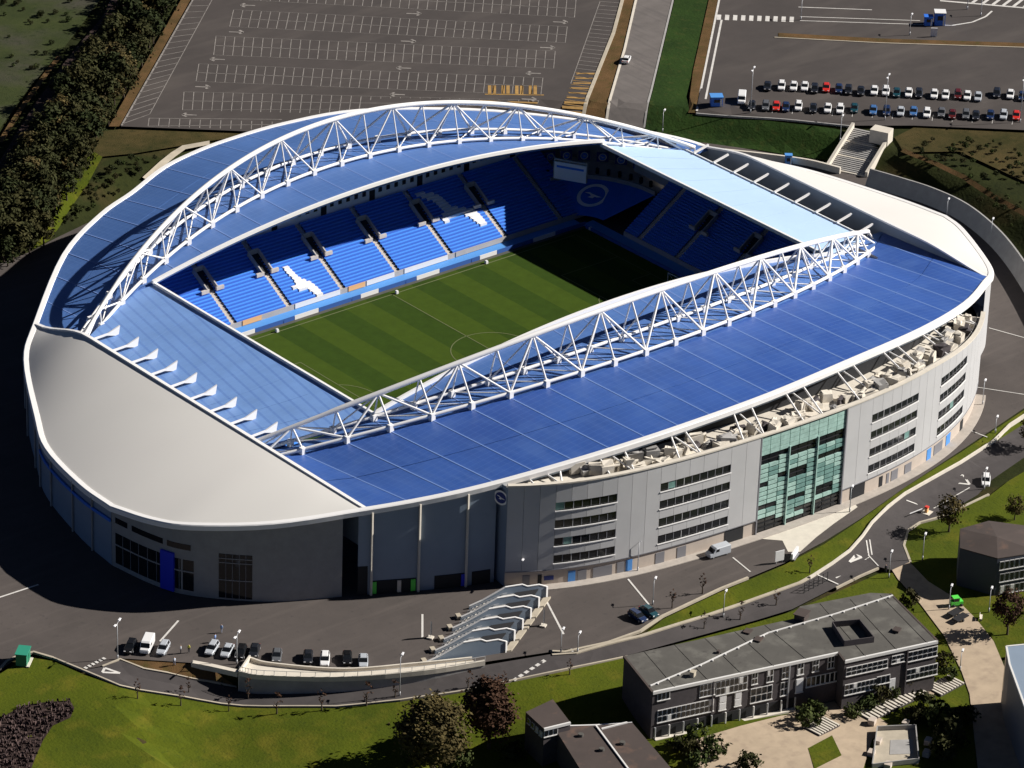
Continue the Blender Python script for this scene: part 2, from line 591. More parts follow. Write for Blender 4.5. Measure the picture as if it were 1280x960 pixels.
green_p = mat('green_paint', (0.02, 0.19, 0.11), 0.5)
black = mat('black_cloth', (0.012, 0.012, 0.015), 0.7)
blueban = mat('blue_banner', (0.01, 0.03, 0.6), 0.6)
lime = mat('lime_paint', (0.1, 0.7, 0.08), 0.5)
redp = mat('red_paint', (0.6, 0.03, 0.02), 0.5)
# ================================================================== THE GROUND
def axis(lo, hi, step, far):
    a = list(np.arange(lo, hi+0.1, step))
    d = step
    x = hi
    while x < far:
        d *= 1.35
        x += d
        a.append(x)
    d = step
    x = lo
    while x > -far:
        d *= 1.35
        x -= d
        a.insert(0, x)
    return np.array(a)
AX = axis(-230, 330, 2.5, 3500)
AY = axis(-230, 330, 2.5, 3500)
gx, gy = np.meshgrid(AX, AY, indexing='ij')
gz = H(gx, gy)-0.8
# hollow under the pitch and its stands, which have their own floor
mb = MB()
nx, ny = gx.shape
mb.add(np.stack([gx, gy, gz], -1).reshape(-1, 3), [(i*ny+j, (i+1)*ny+j, (i+1)*ny+j+1, i*ny+j+1) for i in range(nx-1) for j in range(ny-1)])
ground = mb.build('ground', rough_grass, smooth=True, fix=False)
tag(ground, 'rough grassy ground and banks all around the stadium', 'ground', kind='structure')

def structure(o, label, cat):
    return tag(o, label, cat, kind='structure')

# near lawns
lawn = GP([(-300, 1020), (-300, 930), (-60, 852), (0, 842), (22, 828), (42, 822), (66, 826), (105, 843), (150, 859), (250, 877), (330, 885), (420, 885), (500, 877), (600, 862), (700, 840), (790, 820), (900, 790), (990, 764), (1050, 738), (1100, 716),
           (1116, 716), (1150, 757), (1185, 800), (1206, 845), (1214, 880), (1225, 1000), (700, 1090), (300, 1090)])
structure(drape('near_lawn', lawn, -0.05, grass, step=3.5), 'sunlit green lawn sloping along the bottom of the picture', 'lawn')
bank = GP([(692, 822), (760, 812), (806, 792), (830, 773), (900, 740), (980, 706), (1030, 680), (1075, 650), (1130, 610), (1200, 566), (1290, 506), (1300, 520), (1242, 556), (1200, 583), (1130, 622), (1092, 657), (1062, 692), (1000, 730), (880, 772), (800, 797), (720, 818)])
structure(drape('grass_bank', bank, -0.05, grass, step=3), 'green grass bank between the stadium forecourt and the road', 'grass bank')
rlawn = GP([(1236, 620), (1222, 622), (1180, 647), (1150, 655), (1136, 665), (1131, 682), (1139, 703), (1160, 726), (1195, 748), (1222, 775), (1243, 802), (1250, 822), (1330, 810), (1330, 560), (1262, 600)])
structure(drape('right_lawn', rlawn, -0.05, grass, step=4), 'bright green lawn around the pavilion at the right edge', 'lawn')

# forecourt around the stadium
fore_near = GP([(-420, 930), (-150, 866), (-40, 846), (0, 838), (22, 822), (42, 816), (66, 821), (105, 837), (125, 833), (152, 823), (200, 826), (240, 829), (300, 839), (430, 845), (530, 840), (606, 829), (690, 815), (758, 804), (800, 790), (828, 771), (900, 737), (980, 704), (1030, 677), (1078, 647), (1130, 610), (1200, 564), (1285, 507)])
a_end = math.atan2(fore_near[-1][1]/100, fore_near[-1][0]/122)
a_beg = math.atan2(fore_near[0][1]/100, fore_near[0][0]/122)
ring = []
for k in range(1, 60):
    a = a_end+(a_beg+2*math.pi-a_end)*k/60
    tt = 122*math.cos(a)*0.655+100*math.sin(a)*0.755
    e0 = 1.07+(0.25 if math.cos(a) < 0 else 0.02)*float(1-sstep(-10, 40, tt))
    ring.append((e0*122*math.cos(a), e0*100*math.sin(a)))
forecourt = drape('forecourt', fore_near+ring, 0.0, asph, step=7, flat=0.0)
structure(forecourt, 'brown-grey asphalt forecourt running around the stadium', 'forecourt')

# the road along the bottom and up the right side
road = GP([(105, 838), (128, 834), (150, 826), (180, 838), (240, 850), (298, 857), (430, 859), (530, 849), (606, 832), (690, 818), (720, 816), (800, 795), (880, 770), (1000, 728), (1060, 690), (1090, 655), (1130, 620), (1200, 581), (1242, 554), (1300, 518), (1320, 545), (1240, 600), (1222, 619), (1180, 644), (1150, 652), (1134, 662),
           (1129, 682), (1137, 703), (1115, 713), (1098, 709), (1075, 719), (1045, 734), (990, 762), (900, 788), (790, 818), (700, 837), (600, 859), (500, 874), (420, 882), (330, 882), (250, 874), (150, 856)])
structure(drape('access_road', road, 0.08, roadm, step=2.5), 'dark asphalt access road curving in front of the stadium', 'road')
path = GP([(1115, 713), (1137, 703), (1160, 727), (1195, 749), (1221, 775), (1242, 802), (1258, 840), (1264, 866), (1290, 960), (1310, 1040), (1235, 1040), (1222, 960), (1212, 868), (1202, 840), (1180, 795), (1150, 755), (1122, 724)])
structure(drape('paved_path', path, 0.10, paving, step=5), 'beige paved path between the brick block and the right lawn', 'path')
plaza = GP([(868, 925), (925, 908), (985, 893), (1040, 868), (1082, 885), (1110, 905), (1090, 925), (1075, 975), (870, 975)])
structure(drape('courtyard', plaza, 0.10, paving, step=5), 'beige paved courtyard in front of the dark brick block', 'courtyard')
verge = GP([(152, 825), (200, 828), (240, 831), (262, 836), (296, 855), (240, 848), (180, 836)])
structure(drape('planted_verge', verge, 0.08, dry, step=3), 'brown planted verge beside the row of parked cars', 'verge')
bed = GP([(-60, 960), (-40, 915), (0, 898), (28, 882), (60, 877), (88, 876), (93, 885), (88, 897), (66, 907), (54, 925), (45, 945), (30, 985)])
structure(drape('planting_bed', bed, 0.0, soil, step=3), 'reddish brown planting bed in the lawn at bottom left', 'planting bed')

# kerbs
def kerb_obj(name, px, label, m=kerbm, w=0.35, h=0.15):
    mb = MB()
    kerb(mb, GP(px), w, h)
    return structure(mb.build(name, m), label, 'kerb')
kerb_obj('kerb', [(66, 822), (105, 838), (150, 857), (250, 875), (330, 883), (420, 883), (500, 875), (600, 860), (700, 838), (785, 820)], 'long pale kerb between access road and near lawn')
kerb_obj('kerb', [(690, 819), (720, 817), (800, 796), (880, 771), (1000, 729), (1020, 718)], 'pale kerb below the grass bank beside the road', w=0.7, h=0.25)
kerb_obj('kerb', [(0, 836), (8, 827), (22, 820), (42, 815), (66, 822)], 'curved kerb beside the green cabin', w=0.5)
kerb_obj('kerb', [(688, 814), (706, 815), (760, 803), (800, 789), (828, 770), (900, 736), (935, 722)], 'thin kerb along the top of the grass bank', w=0.5)
kerb_obj('kerb', [(1236, 618), (1180, 645), (1150, 653), (1135, 663), (1130, 682), (1138, 703)], 'curved kerb around the corner of the right lawn', w=0.45)
kerb_obj('kerb', [(128, 833), (150, 824), (180, 836), (240, 848), (296, 855)], 'kerb round the brown planted verge', w=0.4)
kerb_obj('kerb', [(1045, 735), (1075, 720), (1098, 710)], 'short kerb above the end of the brick block', w=0.35)

# far car park, left
cp_l = GP([(151, 158), (240, 0), (268, -50), (800, -50), (778, 0), (767, 40), (730, 145), (640, 150), (480, 160), (320, 165)])
lot = structure(drape('left_car_park', cp_l, 0.02, asph2, step=4), 'large empty car park with rows of marked bays', 'car park')
cp_r = GP([(899, 0), (908, -50), (1400, -50), (1400, 172), (1290, 163), (1142, 157), (1065, 157), (960, 147), (870, 141)])
lotr = structure(drape('right_car_park', cp_r, 0.02, asph2, step=6), 'car park at top right with two rows of parked cars', 'car park')
rd = GP([(757, 165), (759, 150), (781, 61), (795, 0), (806, -50), (853, -50), (841, 0), (826, 63), (814, 113), (804, 165)])
structure(drape('approach_road', rd, 0.06, roadl, step=2.5), 'pale worn road running away between the two car parks', 'road')
v1 = GP([(731, 150), (768, 40), (779, 0), (790, -50), (803, -50), (794, 0), (780, 61), (757, 160)])
structure(drape('dry_verge', v1, -0.05, dry, step=3), 'rusty brown verge between left car park and pale road', 'verge')
v2 = GP([(806, 165), (816, 113), (828, 63), (843, 0), (856, -50), (898, -50), (886, 0), (872, 60), (858, 120), (862, 142), (960, 150), (1045, 160), (1060, 165), (1048, 200), (940, 185), (880, 180)])
structure(drape('green_verge', v2, -0.2, green_grass, step=2.5), 'dark green grass verge right of the pale road', 'verge')
v3 = GP([(886, 0), (898, -50), (907, -50), (898, 0), (884, 70), (869, 141), (860, 141), (866, 90)])
structure(drape('brown_strip', v3, 0.0, dry, step=6), 'narrow brown strip along the edge of the right car park', 'verge')
v4 = GP([(136, 158), (226, 0), (254, -50), (266, -50), (238, 0), (149, 158)])
structure(drape('tan_strip', v4, 0.0, dry, step=6), 'tan strip along the left edge of the empty car park', 'verge')
v5 = GP([(1142, 158), (1290, 165), (1400, 174), (1400, 260), (1280, 225), (1200, 188), (1130, 190), (1118, 170)])
structure(drape('dry_bank', v5, -0.3, dry2, step=3), 'dry yellowish grass bank below the right car park', 'grass bank')
v6 = GP([(178, 222), (200, 202), (228, 182), (262, 176), (262, 181), (232, 187), (206, 207), (186, 226)])
structure(drape('chalk_path', v6, 0.06, kerbm, step=4), 'short pale track curving behind the stadium roof at left', 'path')
v7 = GP([(105, 165), (150, 160), (320, 167), (260, 175), (170, 190), (120, 195)])
structure(drape('bare_bank', v7, -0.3, dry2, step=3), 'bare reddish bank below the empty car park', 'grass bank')
v8 = GP([(100, 205), (118, 190), (128, 196), (110, 230), (85, 265), (62, 300), (40, 312), (66, 270)])
structure(drape('grass_track', v8, 0.0, grass, step=5), 'pale green grass track beside the dark wood', 'path')
rail = GP([(-40, 260), (0, 200), (40, 135), (80, 78), (130, 18), (150, -30), (175, -30), (150, 20), (100, 88), (60, 150), (20, 215), (-40, 320)])
structure(drape('railway_bed', rail, -0.05, soil, step=6), 'brown railway bed in the shade of the wood', 'railway')
slope_grass = mat('slope_grass', (0.05, 0.062, 0.02), 0.95, col2=(0.03, 0.04, 0.014), scale=0.12, bump=0.5, spec=0.1)
layer(slope_grass, 0.07, 0.5, 0.7, (0.06, 0.055, 0.045), 0.8)
layer(slope_grass, 0.8, 0.55, 0.75, (0.018, 0.03, 0.008), 0.7)
slope = GP([(-60, 240), (0, 160), (40, 105), (78, 62), (125, 0), (150, -60), (-60, -60)])
structure(drape('green_slope', slope, -0.08, slope_grass, step=7), 'green slope in the top left corner', 'slope')
rp = GP([(0, 178), (25, 138), (52, 100), (75, 70)])
mbp = MB()
strip(mbp, rp, 1.3, 0.08)
structure(mbp.build('tan_path', dry), 'narrow tan path above the railway bed', 'path')

# ------------------------------------------------------------------ painted markings
mbw, mby = MB(), MB()
def px_line(mb, a, b, w=0.16, off=0.06):
    strip(mb, [G(*a)[:2], G(*b)[:2]], w, off, step=12)
def lerp(a, b, t):
    return (a[0]+(b[0]-a[0])*t, a[1]+(b[1]-a[1])*t)
BW = 0.2
rows = [((307, -21), (720, 0), (303, 0), (718, 22), 36), ((292, 12.4), (709, 33.6), (287, 33.6), (706.5, 53.7), 36), ((270, 45.3), (694, 64), (267, 69), (692, 85.7), 36),
        ((248.6, 80), (678.6, 97.4), (245, 102), (676, 119), 36), ((230, 115), (673, 126), (228, 137.7), (668, 149), 36)]
for tl, tr, bl, br, n in rows:
    px_line(mbw, lerp(tl, bl, .5), lerp(tr, br, .5), BW)
    px_line(mbw, tl, tr, BW*0.6)
    px_line(mbw, bl, br, BW*0.6)
    for k in range(n+1):
        px_line(mbw, lerp(tl, tr, k/n), lerp(bl, br, k/n), BW)
tl, tr, bl, br = (186.4, 148), (430, 155), (185, 158), (430, 166)
px_line(mbw, tl, tr, BW)
px_line(mbw, bl, br, BW)
for k in range(20):
    px_line(mbw, lerp(tl, tr, k/19), lerp(bl, br, k/19), BW)
for oa, ob, ia, ib, n in (((153, 155), (240, 0), (187, 143), (265, 0), 20), ((776, 4), (733, 134), (750, 2), (705, 130), 26)):
    px_line(mbw, ia, ib, BW)
    for k in range(n+1):
        px_line(mbw if k < 18 or oa[0] < 300 else mby, lerp(oa, ob, k/n), lerp(ia, ib, k/n), BW)
px_line(mbw, (152, 157), (241, 0), 0.45)
for a, b in (((606, 118), (680, 119)), ((600, 126), (672, 129)), ((722, 92), (700, 140)), ((745, 92), (730, 140))):
    px_line(mby, a, b, 0.5)
for k in range(4):
    x = 612+17*k
    for d in (0, 6):
        px_line(mby, (x+d, 107), (x+d, 118), 0.8)
for k in range(9):
    t = k/8
    px_line(mby, lerp((700, 140), (722, 92), t), lerp((728, 142), (746, 92), t), 0.7)
# direction arrows in the aisles
for x, y, s in ((310, 6.5, -1), (295, 40, 1), (272, 74, -1), (253, 108.5, 1), (237, 143.5, -1), (517, 17, 1), (510, 51.5, 1), (505, 85, -1), (497, 118, -1), (700, 27.5, 1), (684, 59.5, 1), (667, 91.5, -1), (661, 124, 1)):
    px_line(mbw, (x-9, y), (x+9, y+.7), 0.55)
    px_line(mbw, (x+s*9, y+.3), (x+s*4, y-2.2), 0.6)
    px_line(mbw, (x+s*9, y+.3), (x+s*4, y+2.6), 0.6)
structure(mbw.build('bay_markings', bayp, fix=False), 'pale painted bay lines of the empty car park', 'road marking')
structure(mby.build('yellow_bay_markings', yelp, fix=False), 'yellowish painted bays at the corner of the empty car park', 'road marking')

mbm = MB()
for k in range(10):                     # zebra crossing
    x = 899+10.1*k
    px_line(mbm, (x, 18.5+.3*k), (x-.6, 25+.3*k), 1.05)
px_line(mbm, (899, 0), (871, 139), 0.5)
px_line(mbm, (902, 25), (882, 124), 0.5)
px_line(mbm, (998, 9), (1090, 12.5), 0.35)
px_line(mbm, (1000, 21), (1150, 26), 0.3)
px_line(mbm, (1000, 26), (1190, 32), 0.3)
for a, b in zip([(1190, 32), (1215, 28), (1232, 21)], [(1215, 28), (1232, 21), (1240, 14)]):
    px_line(mbm, a, b, 0.5)
px_line(mbm, (1175, 1), (1280, 10), 0.8)
for k in range(7):
    px_line(mbm, (1215+13*k, 4+k), (1232+13*k, -9+k), 0.8)
for k in range(14):                     # a few bays in the used car park
    px_line(mbm, (965+25*k, 141.5+1.2*k), (966.5+25*k, 134+1.2*k), 0.12)
# forecourt joints and road marks near the stadium
px_line(mbm, (528, 768), (528, 826), 0.38)
px_line(mbm, (676, 738), (716, 815), 0.38)
px_line(mbm, (785, 724), (812, 757), 0.35)
px_line(mbm, (916, 697), (938, 715), 0.3)
px_line(mbm, (200, 802), (223, 776), 0.4)
px_line(mbm, (-10, 750), (48, 731), 0.4)
px_line(mbm, (1236, 410), (1290, 425), 0.25)
px_line(mbm, (1205, 535), (1234, 547), 0.25)
px_line(mbm, (1220, 484), (1285, 494), 0.25)
for k in range(6):                      # give-way dashes
    px_line(mbm, lerp((106, 836), (133, 822), k/6), lerp((106, 836), (133, 822), k/6+.10), 0.75, 0.12)
    px_line(mbm, lerp((642, 851), (684, 824), k/6), lerp((642, 851), (684, 824), k/6+.10), 0.7, 0.12)
for tri in (((128, 841), (131, 835.5), (150, 842)), ((1062, 703), (1070, 694), (1077, 697)), ((1192, 604), (1204, 594), (1212, 606))):
    for i in range(3):
        px_line(mbm, tri[i], tri[(i+1) % 3], 0.5, 0.12)
px_line(mbm, (1045, 723), (1063, 712), 0.3, 0.12)
px_line(mbm, (1073, 706), (1087, 697), 0.3, 0.12)
for a, b in (((1083, 676), (1086, 695)), ((1087, 675), (1090, 694)), ((1086, 695), (1098, 708))):
    px_line(mbm, a, b, 0.25, 0.12)
px_line(mbm, (1133, 626), (1153, 633), 0.3, 0.12)
px_line(mbm, (1167, 636), (1212, 610), 0.25, 0.12)
px_line(mbm, (1022, 719), (1048, 731), 0.3, 0.12)
structure(mbm.build('road_markings', paint, fix=False), 'white painted road markings and zebra crossing', 'road marking')
# kerbed verge across the right car park
mbk = MB()
strip(mbk, GP([(973, 44), (1100, 51), (1290, 57)]), 2.6, 0.12)
structure(mbk.build('divider_verge', dry), 'thin grassy divider across the right car park', 'verge')
kerb_obj('kerb', [(968, 47), (1100, 54), (1290, 60)], 'kerb of the thin divider in the right car park', w=0.4)
kerb_obj('kerb', [(729, 146), (767, 41), (778, 0), (786, -30)], 'tan edging between left car park and brown verge', kerbm, 0.8, 0.2)
kerb_obj('kerb', [(758, 152), (781, 61), (795, 0), (803, -30)], 'pale kerb along the left side of the pale road', conc, 0.6)
kerb_obj('kerb', [(805, 160), (814, 113), (826, 63), (841, 0)], 'kerb along the right side of the pale road', concd, 0.4)
kerb_obj('kerb', [(870, 142), (960, 148), (1065, 158)], 'kerb along the front edge of the right car park', concd, 0.4)

# fence line between forecourt and road at right: low pale wall
def wall_obj(name, px, h, w, m, label, cat='wall', z0=-0.4, dz=0.0):
    pts = densify(GP(px), 4, closed=False)
    X = np.array(pts)
    Z = H(X[:, 0], X[:, 1])
    mb = MB()
    mb.sweep([(X[i, 0], X[i, 1], Z[i]+dz) for i in range(len(pts))], [(-w/2, z0), (w/2, z0), (w/2, h), (-w/2, h)])
    return tag(mb.build(name, m), label, cat)
wall_obj('low_wall', [(1012, 724), (1040, 706), (1062, 690), (1078, 672), (1090, 655), (1110, 635), (1131, 619), (1200, 580), (1242, 553), (1262, 533), (1300, 508)], 0.6, 0.4, conc, 'pale curved low wall between grass bank and road at right')
# ================================================================== THE STADIUM
stad = empty('football_stadium', (0, 0, 0))
tag(stad, 'large oval football stadium with blue roofs and two white arched trusses', 'stadium')

# pitch -----------------------------------------------------------------
mb = MB()
mb.add([(-60, -40, 0.06), (60, -40, 0.06), (60, 41, 0.06), (-60, 41, 0.06)], [(0, 1, 2, 3)])
structure(mb.build('pitch_surround', track, fix=False), 'grey-green surround between the pitch and the stands', 'pitch surround')
mb = MB()
mbd = MB()
nb = 18
for k in range(nb):
    a, b = -57+114*k/nb, -57+114*(k+1)/nb
    (mb if k % 2 else mbd).add([(a, -36.5, 0.10), (b, -36.5, 0.10), (b, 36.0, 0.10), (a, 36.0, 0.10)], [(0, 1, 2, 3)])
structure(mb.build('pitch', pitchm, fix=False), 'light mown bands of the green football pitch', 'pitch')
structure(mbd.build('pitch_dark_bands', pitchd, fix=False), 'dark mown bands of the green football pitch', 'pitch')
mb = MB()
def seg(x0, y0, x1, y1, w=0.22):
    d = Vector((x1-x0, y1-y0, 0)).normalized()
    o = Vector((-d.y, d.x, 0))*w/2
    a, b = Vector((x0, y0, 0.14)), Vector((x1, y1, 0.14))
    mb.add([a-o, b-o, b+o, a+o], [(0, 1, 2, 3)])
W2 = 34.5
for q in ((-52.5, -W2, 52.5, -W2), (-52.5, W2, 52.5, W2), (-52.5, -W2, -52.5, W2), (52.5, -W2, 52.5, W2), (0, -W2, 0, W2)):
    seg(*q, 0.3 if q[1] == q[3] else 0.22)
for s in (-1, 1):
    for dx, hy in ((16.5, 20.16), (5.5, 9.16)):
        seg(s*52.5, hy, s*(52.5-dx), hy)
        seg(s*52.5, -hy, s*(52.5-dx), -hy)
        seg(s*(52.5-dx), -hy, s*(52.5-dx), hy)
for k in range(48):
    a, b = 2*math.pi*k/48, 2*math.pi*(k+1)/48
    seg(9.15*math.cos(a), 9.15*math.sin(a), 9.15*math.cos(b), 9.15*math.sin(b))
for s in (-1, 1):
    for k in range(8):
        a0, a1 = [R(-53+106*q/8) for q in (k, k+1)]
        seg(s*(41.5-9.15*math.cos(a0)), 9.15*math.sin(a0), s*(41.5-9.15*math.cos(a1)), 9.15*math.sin(a1))
structure(mb.build('pitch_lines', linem, fix=False), 'faint painted pitch lines with the centre circle', 'pitch line')

# goals (nets too small to see from here, frames only)
for s, nm in ((-1, 'white goal frame at the north end of the pitch'), (1, 'white goal frame in the shaded end of the pitch')):
    g = MB()
    for y in (-3.66, 3.66):
        g.tube([(s*52.5, y, 0.1), (s*52.5, y, 2.5)], 0.08, 6)
        g.tube([(s*52.5, y, 2.5), (s*54.3, y, 0.1)], 0.04, 6)
    g.tube([(s*52.5, -3.66, 2.5), (s*52.5, 3.66, 2.5)], 0.08, 6)
    tag(g.build('goal_frame', white), nm, 'goal')

# arch curves (x centre, half span, y foot, z foot, rise, spread) ---------
AX0 = -2.2
def chord(par, x, side):
    L, y0, z0, h, w = par
    s = (x-AX0)/L
    u = 1-s*s
    return Vector((x, side*(y0+w*u), z0+h*u))
OUT = (89.6, 27.0, 12.4, 13.9, 30.6)
INN = (84.0, 27.6, 14.2, 12.1, 22.6)
TOP = (91.5, 23.0, 12.6, 23.0, 29.7)

# closed outline of the roof edge, fitted from the photograph -------------
RIM0 = [(-116.8, -27.1, 12.8), (-115, -37.4, 14), (-111.6, -45.4, 15.2), (-101.1, -56.1, 16.8), (-86.7, -63.8, 18.2), (-76.4, -69.3, 19.5), (-65.6, -74.2, 21), (-50.6, -79.2, 23), (-37.6, -82.6, 24.5), (-24.2, -84.7, 25.5),
        (-3.1, -85.6, 26), (21.7, -83.5, 25.5), (45.7, -79.1, 23.5), (66.2, -71.6, 20.5), (81.1, -63.1, 18), (88.7, -57.6, 16), (95.9, -47.9, 14.5), (104.5, -33.4, 13), (107, -26.3, 12.5)]
RIM1 = [(107, -26.3, 12.5), (106.8, -11.8, 11.5), (102.1, 8.6, 11.5), (96.9, 18.6, 12), (91, 28.2, 12.5), (85.5, 38.5, 14), (70, 55, 16.5), (50, 69, 19.2), (26, 79.6, 21.3), (8, 83.7, 21.2), (-7, 85, 20.5), (-17, 84.8, 19.8), (-26, 83.3, 19),
        (-37, 78.8, 18), (-48, 75, 17), (-64, 65.5, 15.5), (-85.3, 44.9, 13.5), (-95, 34, 12.5), (-106, 14, 11.5), (-111.5, 2.3, 11), (-115.5, -15, 11.9), (-116.8, -27.1, 12.8)]
RIM_A = [Vector(p) for p in smooth_line(RIM0, 5)]
RIM_B = [Vector(p) for p in smooth_line(RIM1, 5)]
RIM = RIM_A+RIM_B[1:-1]

def rim_at_x(x, side):
    best = None
    n = len(RIM)
    for i in range(n):
        a, b = RIM[i], RIM[(i+1) % n]
        if (a.x-x)*(b.x-x) <= 0 and abs(a.x-b.x) > 1e-6:
            t = (x-a.x)/(b.x-a.x)
            p = a.lerp(b, t)
            if p.y*side > 0 and (best is None or abs(p.y) > abs(best.y)):
                best = p
    return best

XC = 61.5           # half length of the roof opening
XP = 85.5           # the crest walls at both ends
def side_roof(x, side):
    """section of a long-side roof at x: inner edge, under the outer chord, outer edge"""
    if abs(x) <= XC:
        zi = 18.0+8.5*(1-((x-0.9)/70)**2)
        a = Vector((x, side*37.0, zi-0.55))
    else:
        c = chord(INN, max(-85.9, min(x, 81.5)), side)
        a = Vector((x, c.y, max(c.z-0.9, 15.2)))
        t = min(1, (abs(x)-XC)/6)
        y0 = 37.0
        a.y = side*(y0+(abs(a.y)-y0)*t)
        zi = 18.0+8.5*(1-((math.copysign(XC, x)-0.9)/70)**2)-0.55
        a.z = zi+(a.z-zi)*t
    c = chord(OUT, max(-86, min(x, 85)), side)
    b = Vector((x, c.y, max(c.z-1.0, 15.3)))
    r = rim_at_x(x, side)
    r = Vector((x, r.y, r.z-0.15))
    if abs(b.y) < abs(a.y)+1.0:
        b.y = side*(abs(a.y)+1.0)
    if side > 0 or abs(x) > 70:
        b.z = min(b.z, max(a.z, r.z)+0.3)
    return a, b, r

NODES = [AX0-83.6+7.6*k for k in range(23)]
bays = [-XP]+[x for x in NODES if -XP+2 < x < XP-2]+[XP]
def roof_grid(f, x0, x1, t0, t1, nx=4, nt=4, gap=0.02):
    P = []
    for i in range(nx+1):
        x = x0+gap+(x1-x0-2*gap)*i/nx
        row = []
        for j in range(nt+1):
            row.append(f(x, t0+(t1-t0)*j/nt))
        P.append(row)
    return P

for side, nm, m_out, m_in in ((-1, 'west_roof', blueW, blueL), (1, 'east_roof', blueL, blueL)):
    def f_in(x, t, side=side):
        a, b, r = side_roof(x, side)
        return a.lerp(b, t)
    def f_out(x, t, side=side):
        a, b, r = side_roof(x, side)
        return b.lerp(r, t)
    base = MB()
    Pb = []
    for i in range(61):
        x = -XP+2*XP*i/60
        a, b, r = side_roof(x, side)
        Pb.append([p-Vector((0, 0, 0.3)) for p in (a, a.lerp(b, .5), b, b.lerp(r, .33), b.lerp(r, .66), r)])
    base.grid(Pb, 0.35)
    roof = base.build(nm, under, stad)
    roof['label'] = 'deep blue sheeted roof along the near side' if side < 0 else 'blue sheeted roof along the far side'
    for i in range(len(bays)-1):
        x0, x1 = bays[i], bays[i+1]
        for (f, t0, t1, mm) in ((f_in, 0.0, 1.0, m_in), (f_out, 0.006, 0.497, m_out), (f_out, 0.503, 0.995, m_out)):
            MB().grid(roof_grid(f, x0, x1, t0, t1), 0.14).build('roof_panel', mm, roof, smooth=False)
    for i in range(1, len(bays)-1):
        x = bays[i]
        a, b, r = side_roof(x, side)
        j_ = MB()
        up_ = Vector((0, 0, .0))
        j_.bar(a+up_, b+up_, .30, .06)
        j_.bar(b+up_, r+up_, .30, .06)
        j_.build('joint_cover', joint, roof)
    # white inner edge beam
    e = MB()
    pts = []
    for i in range(41):
        x = -XC-0.3+(2*XC+0.6)*i/40
        zi = 18.0+8.5*(1-((x-0.9)/70)**2)
        pts.append((x, side*36.8, zi))
    if side > 0:
        pts = pts[::-1]
    e.sweep(pts, [(-0.3, -0.55), (0.25, -0.55), (0.25, 0.2), (-0.3, 0.2)])
    e.build('edge_beam', white, roof)

# end roofs -------------------------------------------------------------
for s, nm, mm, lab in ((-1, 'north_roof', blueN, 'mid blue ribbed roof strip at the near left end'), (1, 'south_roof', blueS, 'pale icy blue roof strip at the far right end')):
    xb = 84.9 if s < 0 else 79.3
    def yb(x, sd):
        return side_roof(x, sd)[0]
    base = MB()
    P = []
    for i in range(9):
        x = s*(XC+(xb-XC)*i/8)
        a, b = yb(x, -1), yb(x, 1)
        z = 19.0-2.9*i/8-0.10
        P.append([(x, a.y+(b.y-a.y)*j/6, z-0.2) for j in range(7)])
    base.grid(P, 0.3)
    rf = base.build(nm, under, stad)
    rf['label'] = lab
    n = 9
    for k in range(n):
        P = []
        for i in range(7):
            x = s*(XC+(xb-XC)*i/6)
            a, b = yb(x, -1), yb(x, 1)
            z = 19.0-2.9*i/6-0.2
            y0, y1 = a.y+(b.y-a.y)*k/n, a.y+(b.y-a.y)*(k+1)/n
            P.append([(x, y0+0.04+(y1-y0-0.08)*j/3, z) for j in range(4)])
        MB().grid(P, 0.14).build('roof_panel', mm, rf)
    e = MB()
    e.bar((s*(XC-0.2), -37.1, 18.95), (s*(XC-0.2), 37.1, 18.95), 0.55, 0.8)
    e.build('edge_beam', white, rf)
    if s > 0:
        e = MB()
        e.bar((xb+.1, yb(xb, -1).y, 16.0), (xb+.1, yb(xb, 1).y, 16.0), 0.3, 0.5)
        e.build('back_beam', white, rf)

